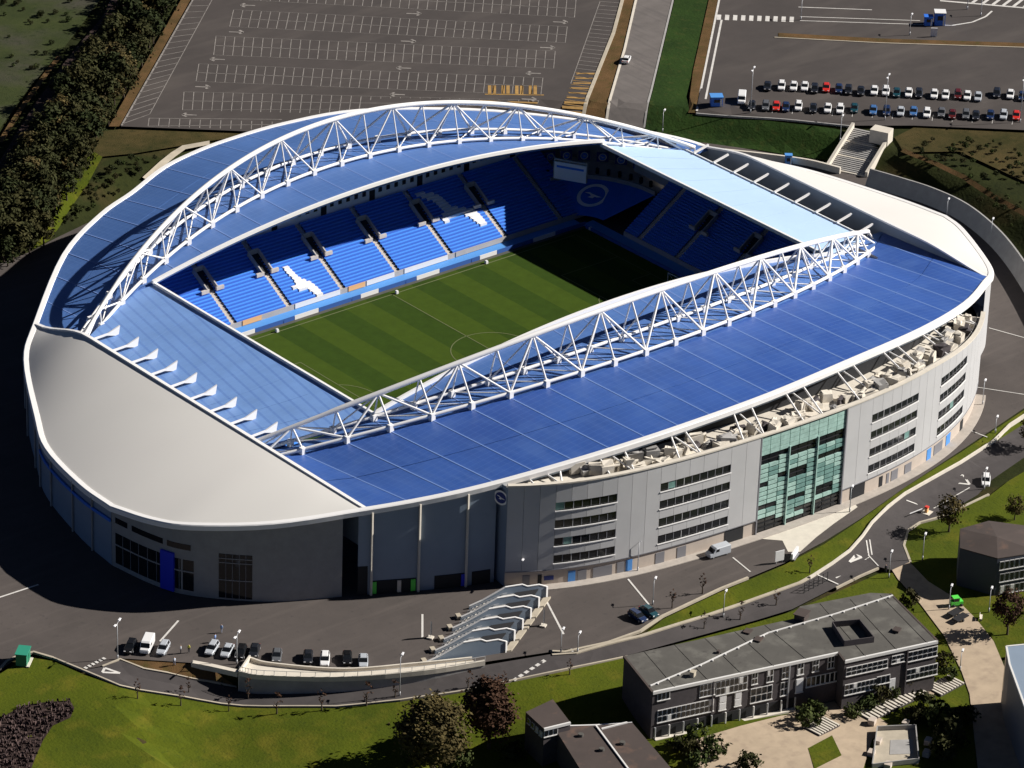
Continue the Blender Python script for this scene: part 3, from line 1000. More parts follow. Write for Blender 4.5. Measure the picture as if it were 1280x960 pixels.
# pale shells over both ends -----------------------------------------------
def crest_z(y, s):
    if s < 0:
        return 18.0-(4.6*sstep(26, 45.5, y) if y > 26 else 0)
    return 18.0-(4.2*sstep(12, 39, y) if y > 12 else 0)-(1.6*sstep(-40, -62, y) if y < -40 else 0)
for s, nm, lab in ((-1, 'north_shell_roof', 'pale grey curved shell roof at the left end'), (1, 'south_shell_roof', 'cream white curved shell roof at the right end')):
    # rim points beyond the crest wall
    pts = [p for p in RIM if s*p.x >= XP-0.01]
    n = len(RIM)
    idx = [i for i in range(n) if s*RIM[i].x >= XP]
    # ordered run
    start = None
    for i in idx:
        if (i-1) % n not in idx:
            start = i
    run = []
    i = start
    while i in idx:
        run.append(RIM[i])
        i = (i+1) % n
    p0 = rim_at_x(s*XP, 1 if s < 0 else -1)
    p1 = rim_at_x(s*XP, -1 if s < 0 else 1)
    run = [p0]+run+[p1]
    y0, y1 = run[0].y, run[-1].y
    # fractions along the run
    ln = [0]
    for a, b in zip(run, run[1:]):
        ln.append(ln[-1]+(b-a).length)
    P = []
    for q, d in zip(run, ln):
        t = d/ln[-1]
        yc = y0+(y1-y0)*t
        c = Vector((s*XP, yc, float(crest_z(yc, s))))
        row = []
        for k in range(11):
            u = k/10
            p = c.lerp(q-Vector((0, 0, 0.15)), u)
            bulge = 4*u*(1-u)*min(1.0, abs(q.x-c.x)/14)*0.35
            row.append(Vector((p.x, p.y, p.z+bulge)))
        P.append(row)
    shell = MB().grid(P, 0.3).build(nm, cream, stad, smooth=True)
    shell.data.set_sharp_from_angle(angle=R(25))
    shell['label'] = lab
    # crest wall and coping
    ys = np.linspace(y0, y1, 40)
    w = MB()
    top = [(s*XP, y, float(crest_z(y, s))) for y in ys]
    for a, b in zip(top, top[1:]):
        w.add([(a[0]-s*.15, a[1], 9.5), (b[0]-s*.15, b[1], 9.5), (b[0]-s*.15, b[1], b[2]), (a[0]-s*.15, a[1], a[2])], [(0, 1, 2, 3)])
    w.build('crest_wall', cladd, shell)
    c = MB()
    for a, b in zip(top, top[1:]):
        c.bar((a[0]-s*.2, a[1], a[2]+.1), (b[0]-s*.2, b[1], b[2]+.1), 0.75, 0.4)
    c.build('coping', white, shell)
    # brackets between crest wall and the roof strip
    for k in range(9):
        y = -27+6.6*k
        b = MB()
        xo = s*(79.0 if s > 0 else 80.0)
        if s < 0:
            b.bar((s*XP, y, 17.3), (s*78.6, y, 17.5), 0.28, 0.4)
            b.add([(s*81.5, y-.15, 17.4), (s*78.2, y-.15, 16.4), (s*77.8, y-.15, 18.6), (s*81.5, y+.15, 17.4), (s*78.2, y+.15, 16.4), (s*77.8, y+.15, 18.6)], [(0, 1, 2), (5, 4, 3), (0, 3, 4, 1), (1, 4, 5, 2), (2, 5, 3, 0)])
        else:
            b.bar((s*83.6, y, 17.2), (s*79.2, y, 16.3), 0.4, 0.4)
        b.build('bracket', white, shell)
    if s > 0:
        fl = MB()
        fl.add([(79.4, -31, 10.0), (85.4, -31, 10.0), (85.4, 31, 10.0), (79.4, 31, 10.0)], [(0, 1, 2, 3)])
        fl.build('gutter', navy, shell, fix=False)

# white fascia round the whole roof edge -------------------------------------
fa = MB()
fa.sweep(RIM, [(-0.55, -0.05), (-0.45, 0.12), (0.55, 0.12), (0.75, -0.05), (0.72, -1.0), (0.55, -1.1), (-0.5, -1.0)], closed=True)
fo = fa.build('roof_edge_fascia', white, stad)
fb = MB()
fb.sweep([p for p in RIM_A if p.x > -88], [(-0.4, -1.0), (0.45, -1.1), (0.2, -1.7), (-0.4, -1.6)])
fb.build('gutter_soffit', cladd, fo)

# arched trusses ------------------------------------------------------------
cyl = MB().tube([(0, 0, 0), (0, 0, 1)], 1.0, 8).mesh('round_member', smooth=False)
cyl.materials.append(white)
for p in cyl.polygons:
    p.use_smooth = len(p.vertices) == 4
def member(name, a, b, r, parent):
    o = bpy.data.objects.new(name, cyl)
    COL.objects.link(o)
    o.parent = parent
    d = Vector(b)-Vector(a)
    q = d.to_track_quat('Z', 'Y')
    o.matrix_basis = Matrix.Translation(a) @ q.to_matrix().to_4x4() @ Matrix.Diagonal((r, r, d.length, 1))
    return o
for side, lab in ((-1, 'white arched truss over the near roof'), (1, 'white arched truss over the far roof')):
    xs = np.linspace(AX0-83.6, AX0+7.6*22-83.6, 89)
    xs = [x for x in xs]
    arch = MB().tube([chord(TOP, x, side) for x in xs], [0.54 if abs(x) < 72 else 0.45 for x in xs], 10).build('arched_truss', white, stad, smooth=True)
    arch['label'] = lab
    MB().tube([chord(OUT, x, side) for x in xs], 0.36, 8).build('bottom_chord', white, arch, smooth=True)
    MB().tube([chord(INN, max(min(x, 81.7), -86.1), side) for x in xs if -86.1 <= x <= 81.7], 0.36, 8).build('bottom_chord', white, arch, smooth=True)
    n = len(NODES)
    T = [chord(TOP, x, side) for x in NODES]
    F = [chord(OUT, x, side) for x in NODES]
    B = [chord(INN, max(min(x, 81.7), -86.0), side) for x in NODES]
    for k in range(n):
        member('post', T[k], F[k], 0.21, arch)
        member('post', T[k], B[k], 0.16, arch)
        if (T[k]-F[k]).length > 3 and k < n-1:
            member('cross_tie', F[k+1], B[k], 0.14, arch)
        if k % 2 == 1:
            for j in (k-1, k+1):
                if 0 <= j < n:
                    member('diagonal', T[k], F[j], 0.25, arch)
                    member('diagonal', T[k], B[j], 0.18, arch)
        # seatings on the roof
        for q in (F[k], B[k]):
            if abs(q.x) < 80:
                a, b, r = side_roof(q.x, side)
                if abs(q.y) < abs(b.y):
                    zz = a.z+(b.z-a.z)*(abs(q.y)-abs(a.y))/max(.5, abs(b.y)-abs(a.y))
                else:
                    zz = b.z
                ft = MB()
                ft.box((q.x, q.y, (q.z+.4+zz-.3)/2), (1.0, 1.0, max(.8, q.z+.5-zz+.3)))
                ft.build('seating_block', white, arch)

# ---------------------------------------------------------------- facades
def wall_strip(path, z0, ztop, m, name, parent, closed=False, flip=False):
    """upright sheet along plan points; z0 and ztop numbers or lists"""
    mb = MB()
    n = len(path)
    for i in range(n-1):
        a, b = path[i], path[i+1]
        za = z0[i] if isinstance(z0, list) else z0
        zb = z0[i+1] if isinstance(z0, list) else z0
        ta = ztop[i] if isinstance(ztop, list) else ztop
        tb = ztop[i+1] if isinstance(ztop, list) else ztop
        mb.add([(a[0], a[1], za), (b[0], b[1], zb), (b[0], b[1], tb), (a[0], a[1], ta)], [(0, 1, 2, 3)])
    return mb.build(name, m, parent, fix=False)

# west front: plan from the foot of the wall in the photograph
WPX = [(632, 735), (653, 731.5), (719, 724.7), (765, 718.7), (798, 712.6), (829.5, 704), (870, 692.5), (905, 681), (944, 668), (997, 648.5), (1050, 628), (1097.5, 611), (1122, 599.5), (1152.5, 582), (1180, 560), (1200, 536.5), (1214, 512), (1221, 494)]
WF = [U(a, b, 0)[:2] for a, b in WPX]
_q = np.array(WF)
_t = np.concatenate([[0], np.cumsum(np.hypot(*np.diff(_q, axis=0).T))])
_fx, _fy = np.polyfit(_t, _q[:, 0], 5), np.polyfit(_t, _q[:, 1], 5)
WF = [np.array([np.polyval(_fx, k), np.polyval(_fy, k)]) for k in np.linspace(0, _t[-1], 60)]
WL = [0.0]
for a, b in zip(WF, WF[1:]):
    WL.append(WL[-1]+float(np.hypot(*(b-a))))
def wf(s, out=0.0):
    """point on the west front at run s, moved outwards"""
    s = min(max(s, 0), WL[-1]-1e-4)
    i = max(k for k in range(len(WL)) if WL[k] <= s)
    i = min(i, len(WF)-2)
    t = (s-WL[i])/(WL[i+1]-WL[i])
    d = WF[i+1]-WF[i]
    d = d/np.hypot(*d)
    # blended direction
    p = WF[i]*(1-t)+WF[i+1]*t
    return Vector((p[0]+d[1]*out, p[1]-d[0]*out, 0)), math.atan2(d[1], d[0])
def wf_px(px, py):
    """run and height of a pixel on the west front"""
    d = ray(px, py)
    best = None
    for i in range(len(WF)-1):
        a, b = WF[i], WF[i+1]
        e = b-a
        M = np.array([[d[0], -e[0]], [d[1], -e[1]]])
        k, t = np.linalg.solve(M, a-CAM[:2])
        if -0.02 <= t <= 1.02 and (best is None or k < best[2]):
            best = (WL[i]+t*(WL[i+1]-WL[i]), CAM[2]+d[2]*k, k)
    return best[:2]
def wtop(s):
    return 21.6-2.6*float(sstep(WL[-1]*0.72, WL[-1], s))
west = empty('west_front', (0, 0, 0))
west.parent = stad
gl0, _ = wf_px(945.5, 640)
gl1, _ = wf_px(1052, 600)

def band(s0, s1, z0, z1, out, name, m, parent, k=None, ztop=None):
    """a curved upright slab following the west front"""
    k = k or max(1, int((s1-s0)/2.5))
    mb = MB()
    pts = []
    P = []
    for i in range(k+1):
        s = s0+(s1-s0)*i/k
        p, a = wf(s, out)
        P.append([(p.x, p.y, z0), (p.x, p.y, ztop(s) if ztop else z1)])
    mb.grid(P)
    # returns into the building
    for s in (s0, s1):
        p, a = wf(s, out)
        q, a = wf(s, -0.4)
        t = ztop(s) if ztop else z1
        mb.add([(p.x, p.y, z0), (q.x, q.y, z0), (q.x, q.y, t), (p.x, p.y, t)], [(0, 1, 2, 3)])
    # soffit and top
    for zz in (0, 1):
        Q = []
        for i in range(k+1):
            s = s0+(s1-s0)*i/k
            p, a = wf(s, out)
            q, a = wf(s, -0.4)
            z = (ztop(s) if ztop else z1) if zz else z0
            Q.append([(p.x, p.y, z), (q.x, q.y, z)])
        mb.grid(Q)
    return mb.build(name, m, parent, fix=True)
# window rows: heights measured on the front
gpx = [((694, 638), (770.5, 628)), ((824.6, 616.5), (912, 594)), ((1089, 524.4), (1147, 494)), ((1176, 469), (1208, 441))]
rng = []
for (a, b) in gpx:
    s0, z0 = wf_px(*a)
    s1, z1 = wf_px(*b)
    rng.append((s0, s1))
zrow = [wf_px(694, 638)[1], wf_px(692.7, 660)[1], wf_px(692, 682.3)[1], wf_px(690.7, 703.7)[1]]
WH = 1.75
ZB = 3.3
# cladding in panels left of, between and around the window rows
def clad_run(s0, s1, z0, ztop, parent):
    n = max(1, int(round((s1-s0)/3.0)))
    for i in range(n):
        a, b = s0+(s1-s0)*i/n, s0+(s1-s0)*(i+1)/n
        if callable(ztop):
            band(a+.03, b-.03, z0, 0, 0.25, 'cladding_panel', clad, parent, k=1, ztop=ztop)
        else:
            band(a+.03, b-.03, z0, ztop, 0.25, 'cladding_panel', clad, parent, k=1)
core = wall_strip([wf(WL[-1]*i/60, -1.2)[0][:2] for i in range(61)], -0.4, [wtop(WL[-1]*i/60)-.1 for i in range(61)], concd, 'front_core', west)
zs = sorted(zrow)
cuts = [(0, rng[0], rng[1]), ]
segs = [(0.0, gl0), (gl1, WL[-1])]
for (S0, S1) in segs:
    rr = [r for r in rng if S0 <= r[0] < S1]
    cur = S0
    for (a, b) in rr:
        clad_run(cur, a, ZB, wtop, west)
        # spandrels in this bay
        z = ZB
        for zz in zs:
            clad_run(a, b, z, zz, west)
            z = zz+WH
        clad_run(a, b, z, wtop, west)
        for zz in zs:
            win = band(a, b, zz, zz+WH, 0.02, 'window_row', glass, west)
            n = max(4, int(round((b-a)/1.75)))
            for i in range(n):
                u, v = a+(b-a)*i/n, a+(b-a)*(i+1)/n
                if random.random() < 0.05:
                    band(u+.08, v-.08, zz+.1, zz+WH-.1, 0.06, 'pane', teal2, win, k=1)
                else:
                    band(u+.08, v-.08, zz+.1, zz+WH-.1, 0.06, 'pane', glass, win, k=1)
                if i:
                    band(u-.06, u+.06, zz, zz+WH, 0.12, 'mullion', door_grey if i != n//3 else clad, win, k=1)
            band(a-.1, b+.1, zz-.2, zz, 0.4, 'sill', white, win)
        cur = b
    clad_run(cur, S1, ZB, wtop, west)
# plinth with doors
for (S0, S1) in segs:
    band(S0, S1, -0.4, ZB, 0.0, 'plinth', plinth, west)
    band(S0, S1, ZB-.12, ZB+.05, 0.32, 'drip_edge', door_grey, west)
def wdoor(px0, px1, py, h, m, name='door', z=0.0, out=0.08):
    s0, _ = wf_px(px0, py)
    s1, _ = wf_px(px1, py-(px1-px0)*0.25)
    band(s0, s1, z, h, out, name, m, west, k=1)
wdoor(653, 662, 725, 2.3, door_grey)
wdoor(672, 677, 724, 2.3, dark)
wdoor(680, 692, 722, 1.9, navy, 'notice_board', 1.0)
wdoor(710, 719, 720, 2.4, blueb, 'blue_door')
wdoor(722, 733, 719, 2.3, door_grey)
wdoor(741, 765, 715, 2.3, door_grey, 'shutter')
wdoor(771, 780, 711, 2.4, door_grey)
wdoor(782, 790, 709, 2.5, blueb, 'blue_door')
wdoor(819, 830, 702, 2.5, door_grey)
wdoor(846, 857, 694, 2.5, door_grey)
wdoor(905, 928, 680, 2.9, dark, 'dark_opening')
wdoor(1062, 1080, 620, 2.9, dark, 'dark_opening')
wdoor(1098, 1102, 612, 2.4, dark)
wdoor(1107, 1110, 608, 2.4, door_grey)
wdoor(1113, 1121, 604, 2.4, door_grey, 'shutter')
wdoor(1130, 1138, 594, 2.2, door_grey)
wdoor(1158, 1163, 572, 2.6, blueb, 'blue_door')
wdoor(1167, 1177, 565, 2.4, door_grey, 'shutter')
wdoor(1182, 1187, 553, 2.5, blueb, 'blue_door')
wdoor(1200, 1203, 532, 2.4, dark)
# coping along the top of the front
cp = MB()
pp = []
for i in range(61):
    s = WL[-1]*i/60
    p, a = wf(s, 0.1)
    pp.append((p.x, p.y, wtop(s)))
cp.sweep(pp, [(-.6, 0), (.35, 0), (.35, .3), (-.6, .3)])
cp.build('coping', conc, west)
# pavement in front
pv = MB()
pp = []
for i in range(61):
    p, a = wf(WL[-1]*i/60, 1.6)
    pp.append((p.x, p.y, 0.05))
pv.sweep(pp, [(-1.7, -.1), (.5, -.1), (.5, .1), (-1.7, .1)])
tag(pv.build('pavement', mat('pavement_slabs', (0.40, 0.36, 0.32), 0.9, var=0.1, scale=0.8)), 'pale pavement along the foot of the stadium front', 'pavement', kind='structure')

# glazed wall --------------------------------------------------------------
curt = band(gl0, gl1, 0, 21.3, -0.35, 'glazed_wall', dark, west)
nc, nr = 9, 21
hs = 21.0/nr
darkrows = {16: range(9), 15: (0, 1, 3, 4, 5, 6, 7, 8), 12: (6, 7, 8), 11: (2, 3, 4), 10: (0, 3, 4), 5: (0, 1, 3, 4, 6, 7), 4: (6, 7), 2: (0, 1, 4, 5, 6, 7, 8), 1: (0, 1, 2, 5, 6, 7, 8), 0: range(9)}
for c in range(nc):
    a, b = gl0+(gl1-gl0)*c/nc, gl0+(gl1-gl0)*(c+1)/nc
    for r in range(nr):
        z0 = 0.15+hs*r
        if r in darkrows and c in darkrows[r]:
            band(a+.1, b-.1, z0+.12, z0+hs*.72, -0.2, 'pane', glass, curt, k=1)
            continue
        if r >= 17:
            band(a+.07, b-.07, z0+.05, z0+hs-.05, 0.02, 'pane', teal, curt, k=1)
        else:
            band(a+.1, b-.1, z0+.08, z0+hs-.2, 0.0, 'pane', teal if random.random() < .62 else teal2, curt, k=1)
for c in (3, 6):
    a = gl0+(gl1-gl0)*c/nc
    band(a-.11, a+.11, 0, 17.5, 0.3, 'glazing_mast', teal, curt, k=1)
for s in (gl0, gl1):
    band(s-.15, s+.15, 0, 21.6, 0.3, 'reveal', door_grey, west, k=1)
# paved apron before the glass
ap = [wf(gl0-2, .2)[0][:2], wf(gl1+3, .2)[0][:2]]+[tuple(U(a, b, 0)[:2]) for a, b in ((1072, 634), (1042, 655), (1020, 672), (1000, 690), (985, 690), (978, 676))]
tag(drape('entrance_apron', ap, 0.05, conc, flat=0.0), 'pale paved apron in front of the green glazed wall', 'pavement', kind='structure')

bpts = [wf(WL[-1]*i/40, -9)[0] for i in range(41)]
def below_roof(p):
    a, b, r = side_roof(max(-80, min(p.x, 80)), -1)
    t = min(1, max(0, (abs(p.y)-abs(b.y))/(abs(r.y)-abs(b.y))))
    return b.z+(r.z-b.z)*t-0.7
# plant deck between front and roof edge ------------------------------------
pk = MB()
P = []
for i in range(61):
    s = WL[-1]*i/60
    p, a = wf(s, -0.5)
    q, a = wf(s, -13)
    P.append([(p.x, p.y, wtop(s)-1.1), (q.x, q.y, min(wtop(s)-1.1, below_roof(q)-.3))])
pk.grid(P)
deck = pk.build('plant_deck', conc, west, fix=False)
for i in range(74):
    s = WL[-1]*(0.11+0.87*(i+random.random()*.6)/74)
    o = -1.6-random.random()*4.5
    p, a = wf(s, o)
    hgt = 0.6+random.random()*1.8
    u = MB()
    w = 1.0+random.random()*2.4
    d = 0.9+random.random()*1.6
    rz = a+random.uniform(-.35, .35)
    zt = wtop(s)-1.1
    u.box((p.x, p.y, zt+hgt/2), (w, d, hgt), rz)
    u.box((p.x, p.y, zt+hgt+.12), (w*.7, d*.6, .24), rz)
    u.v = [(a_+random.uniform(-.35, .35), b_+random.uniform(-.35, .35), c_+random.uniform(-.3, .3)) for a_, b_, c_ in u.v]
    if random.random() < .5:
        q, a2 = wf(s+random.uniform(1, 3), o+random.uniform(-1, 1))
        u.tube([(p.x, p.y, zt+hgt*.7), (q.x, q.y, zt+hgt*.7), (q.x, q.y, zt)], .3, 7)
    u.build('ventilation_unit', conc if random.random() < .72 else (concd if random.random() < .5 else dbrick), deck)
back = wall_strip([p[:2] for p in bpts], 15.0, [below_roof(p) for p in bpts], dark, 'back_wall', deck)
# raking props from the front to the roof edge
for i in range(26):
    if i % 3 == 2:
        continue
    s = WL[-1]*(0.04+0.92*i/25)
    p, a = wf(s, -0.6)
    # nearest roof edge point
    q = min(RIM_A, key=lambda r: (r.x-p.x)**2+(r.y-p.y)**2)
    a0 = Vector((p.x, p.y, wtop(s)-.6))
    member('roof_prop', a0, Vector((q.x, q.y, q.z-1.2))+(a0-Vector((q.x, q.y, a0.z)))*0.05, 0.2, west)
    if i % 3 == 1:
        member('roof_prop', a0, Vector((q.x-3, q.y+2.0, q.z-1.2)), 0.16, west)

# north-west curved wall with pale strips, from the end wall to the front -------------
def rimrun(x0, x1, pts, off):
    out = []
    n = len(pts)
    for i in range(n):
        p = pts[i]
        d = pts[min(i+1, n-1)]-pts[max(i-1, 0)]
        o = Vector((d.y, -d.x, 0)).normalized()
        out.append((p+o*off))
    return out
RA = rimrun(0, 0, RIM_A, 0.3)
nw = [p for p in RA if -87.2 <= p.x <= -60]
nwp = [(p.x, p.y) for p in nw]
north = empty('north_west_wall', (0, 0, 0))
north.parent = stad
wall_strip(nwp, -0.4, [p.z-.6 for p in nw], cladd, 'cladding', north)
for px in (466, 533, 597):
    g = U(px-2, 751, 0)
    q = min(nw, key=lambda r: (r.x-g[0])**2+(r.y-g[1])**2)
    b = MB()
    b.bar((q.x-.25, q.y-.3, 0), (q.x-.25, q.y-.3, q.z-.7), 0.36, 0.36, up=(0, 1, 0))
    b.build('pale_strip', conc, north)
def on_path(path, px, z):
    """nearest path run for a pixel at height z"""
    g = U(px[0], px[1], z)
    L = [0.0]
    for a, b in zip(path, path[1:]):
        L.append(L[-1]+math.hypot(b[0]-a[0], b[1]-a[1]))
    best = None
    for i in range(len(path)-1):
        a = np.array(path[i][:2])
        b = np.array(path[i+1][:2])
        e = b-a
        t = np.clip(((g[:2]-a)@e)/(e@e), 0, 1)
        d = np.hypot(*(a+e*t-g[:2]))
        if best is None or d < best[0]:
            best = (d, L[i]+t*(L[i+1]-L[i]))
    return best[1]
def path_at(path, s, out):
    L = 0.0
    for a, b in zip(path, path[1:]):
        l = math.hypot(b[0]-a[0], b[1]-a[1])
        if s <= L+l or (b is path[-1]):
            t = (s-L)/l
            d = ((b[0]-a[0])/l, (b[1]-a[1])/l)
            return (a[0]+(b[0]-a[0])*t+d[1]*out, a[1]+(b[1]-a[1])*t-d[0]*out)
        L += l
def path_slab(path, pa, pb, z0, z1, out, name, m, parent, k=3):
    s0, s1 = on_path(path, pa, 0), on_path(path, pb, 0)
    pts = [path_at(path, s0+(s1-s0)*i/k, out) for i in range(k+1)]
    inn = [path_at(path, s0+(s1-s0)*i/k, -0.1) for i in range(k+1)]
    mb = MB()
    mb.grid([[(p[0], p[1], z0), (p[0], p[1], z1)] for p in pts])
    mb.grid([[(p[0], p[1], z1), (q[0], q[1], z1)] for p, q in zip(pts, inn)])
    mb.grid([[(p[0], p[1], z0), (q[0], q[1], z0)] for p, q in zip(pts, inn)])
    for p, q in ((pts[0], inn[0]), (pts[-1], inn[-1])):
        mb.add([(p[0], p[1], z0), (q[0], q[1], z0), (q[0], q[1], z1), (p[0], p[1], z1)], [(0, 1, 2, 3)])
    return mb.build(name, m, parent)
path_slab(nwp, (439, 752), (462, 752), 0, 6.2, 0.15, 'dark_opening', dark, north)
path_slab(nwp, (468, 751), (525, 751), 0, 2.9, 0.12, 'entrance_recess', dark, north)
path_slab(nwp, (549, 750), (590, 748), 0, 2.9, 0.12, 'entrance_recess', dark, north)
path_slab(nwp, (600, 748), (622, 742), 0, 2.9, 0.12, 'entrance_recess', dark, north)
path_slab(nwp, (467, 751), (473, 751), 0.2, 2.7, 0.3, 'lime_door', lime, north, 1)
path_slab(nwp, (518, 751), (524, 751), 0.2, 2.7, 0.3, 'lime_door', lime, north, 1)
path_slab(nwp, (500, 751), (505, 751), 0.2, 2.7, 0.3, 'pale_door', conc, north, 1)
path_slab(nwp, (585, 749), (590, 748), 0.2, 2.7, 0.3, 'blue_door', blueban, north, 1)
# club ring on the flank of the front block
fl0 = wf(0, 0)[0]
flank = MB()
fin = min(RA, key=lambda r: abs(r.x+60))
flank.add([(fl0.x, fl0.y, -.3), (fl0.x+1.5, fl0.y+9, -.3), (fl0.x+1.5, fl0.y+9, 20.6), (fl0.x, fl0.y, 21.3)], [(0, 1, 2, 3)])
flank.build('front_flank', cladd, west, fix=False)
def emblem(name, c, ux, uy, rad, parent, m1, m2):
    """ring with a gull across it, on a disc; ux, uy span its plane"""
    c, ux, uy = Vector(c), Vector(ux).normalized(), Vector(uy).normalized()
    nn = ux.cross(uy)
    d = MB()
    n = 28
    d.add([c+nn*.02+ux*(rad*math.cos(2*math.pi*k/n))+uy*(rad*math.sin(2*math.pi*k/n)) for k in range(n)], [tuple(range(n))])
    disc = d.build(name, m2, parent, fix=False)
    rg = MB()
    vs = []
    for k in range(n):
        for q in (0.76, 1.0):
            vs.append(c+nn*.08+ux*(rad*q*math.cos(2*math.pi*k/n))+uy*(rad*q*math.sin(2*math.pi*k/n)))
    rg.add(vs, [(2*k, 2*k+1, 2*((k+1) % n)+1, 2*((k+1) % n)) for k in range(n)])
    rg.build('ring', m1, disc, fix=False)
    gl = [(-.62, .22), (-.3, .26), (-.05, .12), (.1, .06), (.3, -.02), (.62, -.12), (.3, -.16), (.15, -.12), (.05, -.26), (-.3, -.18), (-.12, -.04), (-.25, .1)]
    b = MB()
    b.add([c+nn*.08+ux*(rad*p)+uy*(rad*q) for p, q in gl], [tuple(range(len(gl)))])
    b.build('gull', m1, disc, fix=False)
    return disc
ec = Vector((fl0.x-.25, fl0.y+1.6, 18.6))
emblem('emblem', ec, (0.35, -1, 0), (0, 0, 1), 1.55, west, white, navy)

# north end wall -----------------------------------------------------------
ne = [p for p in RA if p.x <= -86.9 and p.y < 0]
nep = [(p.x, p.y) for p in ne]
nend = wall_strip(nep, -0.4, [p.z-.6 for p in ne], brickg, 'north_end_wall', stad)
g1 = path_slab(nep, (151, 706), (249, 733), 1.0, 7.5, 0.06, 'entrance_glazing', glass, nend, 6)
path_slab(nep, (151, 706), (249, 733), 4.9, 5.15, 0.18, 'transom', concd, g1, 6)
for k in range(1, 8):
    px = (151+98*k/8, 706+27*k/8)
    path_slab(nep, (px[0]-.4, px[1]), (px[0]+.4, px[1]), 1.0, 7.5, 0.14, 'mullion', door_grey, g1, 1)
path_slab(nep, (215, 727), (229, 730), 0.3, 8.5, 0.5, 'blue_banner', blueban, nend, 1)
g2 = path_slab(nep, (277, 741), (316, 748), 0.4, 9.8, 0.06, 'stair_glazing', glass, nend, 4)
for z in (4.2, 7.9, 8.8):
    path_slab(nep, (277, 741), (316, 748), z, z+.14, 0.16, 'transom', concd, g2, 4)
for k in range(1, 5):
    px = (277+39*k/5, 741+7*k/5)
    path_slab(nep, (px[0]-.3, px[1]), (px[0]+.3, px[1]), 0.4, 9.8, 0.12, 'mullion', door_grey, g2, 1)
for a, b, z in (((151, 706), (169, 712), 9.6), ((176, 714), (219, 726), 9.6), ((223, 727), (247, 733), 9.6)):
    path_slab(nep, a, b, z, z+1.2, 0.06, 'clerestory_window', glass, nend, 3)
RB = rimrun(0, 0, RIM_B, 0.3)
nwend = [p for p in RB if p.x < -86 and p.y < 44]
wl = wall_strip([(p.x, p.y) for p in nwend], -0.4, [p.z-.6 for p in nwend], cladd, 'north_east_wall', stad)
pth = [(p.x, p.y) for p in nwend]
n = len(nwend)
for i in range(0, n-2, 3):
    b = MB()
    p = nwend[i]
    b.bar((p.x-.3, p.y, 0), (p.x-.3, p.y, p.z-.7), .3, .3, up=(0, 1, 0))
    b.build('pale_strip', concd, wl)
bb = MB()
sel = [p for p in nwend if p.y < 8]
for a, b in zip(sel, sel[1:]):
    bb.bar((a.x-.3, a.y, a.z-3.0), (b.x-.3, b.y, b.z-3.0), .3, .6)
bb.build('blue_band', bluew, wl)
# remaining outer walls under the roof edge
er = [p for p in RB if p.y > 40 or p.x > 80]
e1 = [p for p in RB if not (p.x < -86 and p.y < 44)]
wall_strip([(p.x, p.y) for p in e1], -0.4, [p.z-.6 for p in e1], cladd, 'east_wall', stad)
e2 = [p for p in RA if p.x > 80]
wall_strip([(p.x, p.y) for p in e2], -0.4, [p.z-.6 for p in e2], clad, 'south_west_wall', stad)
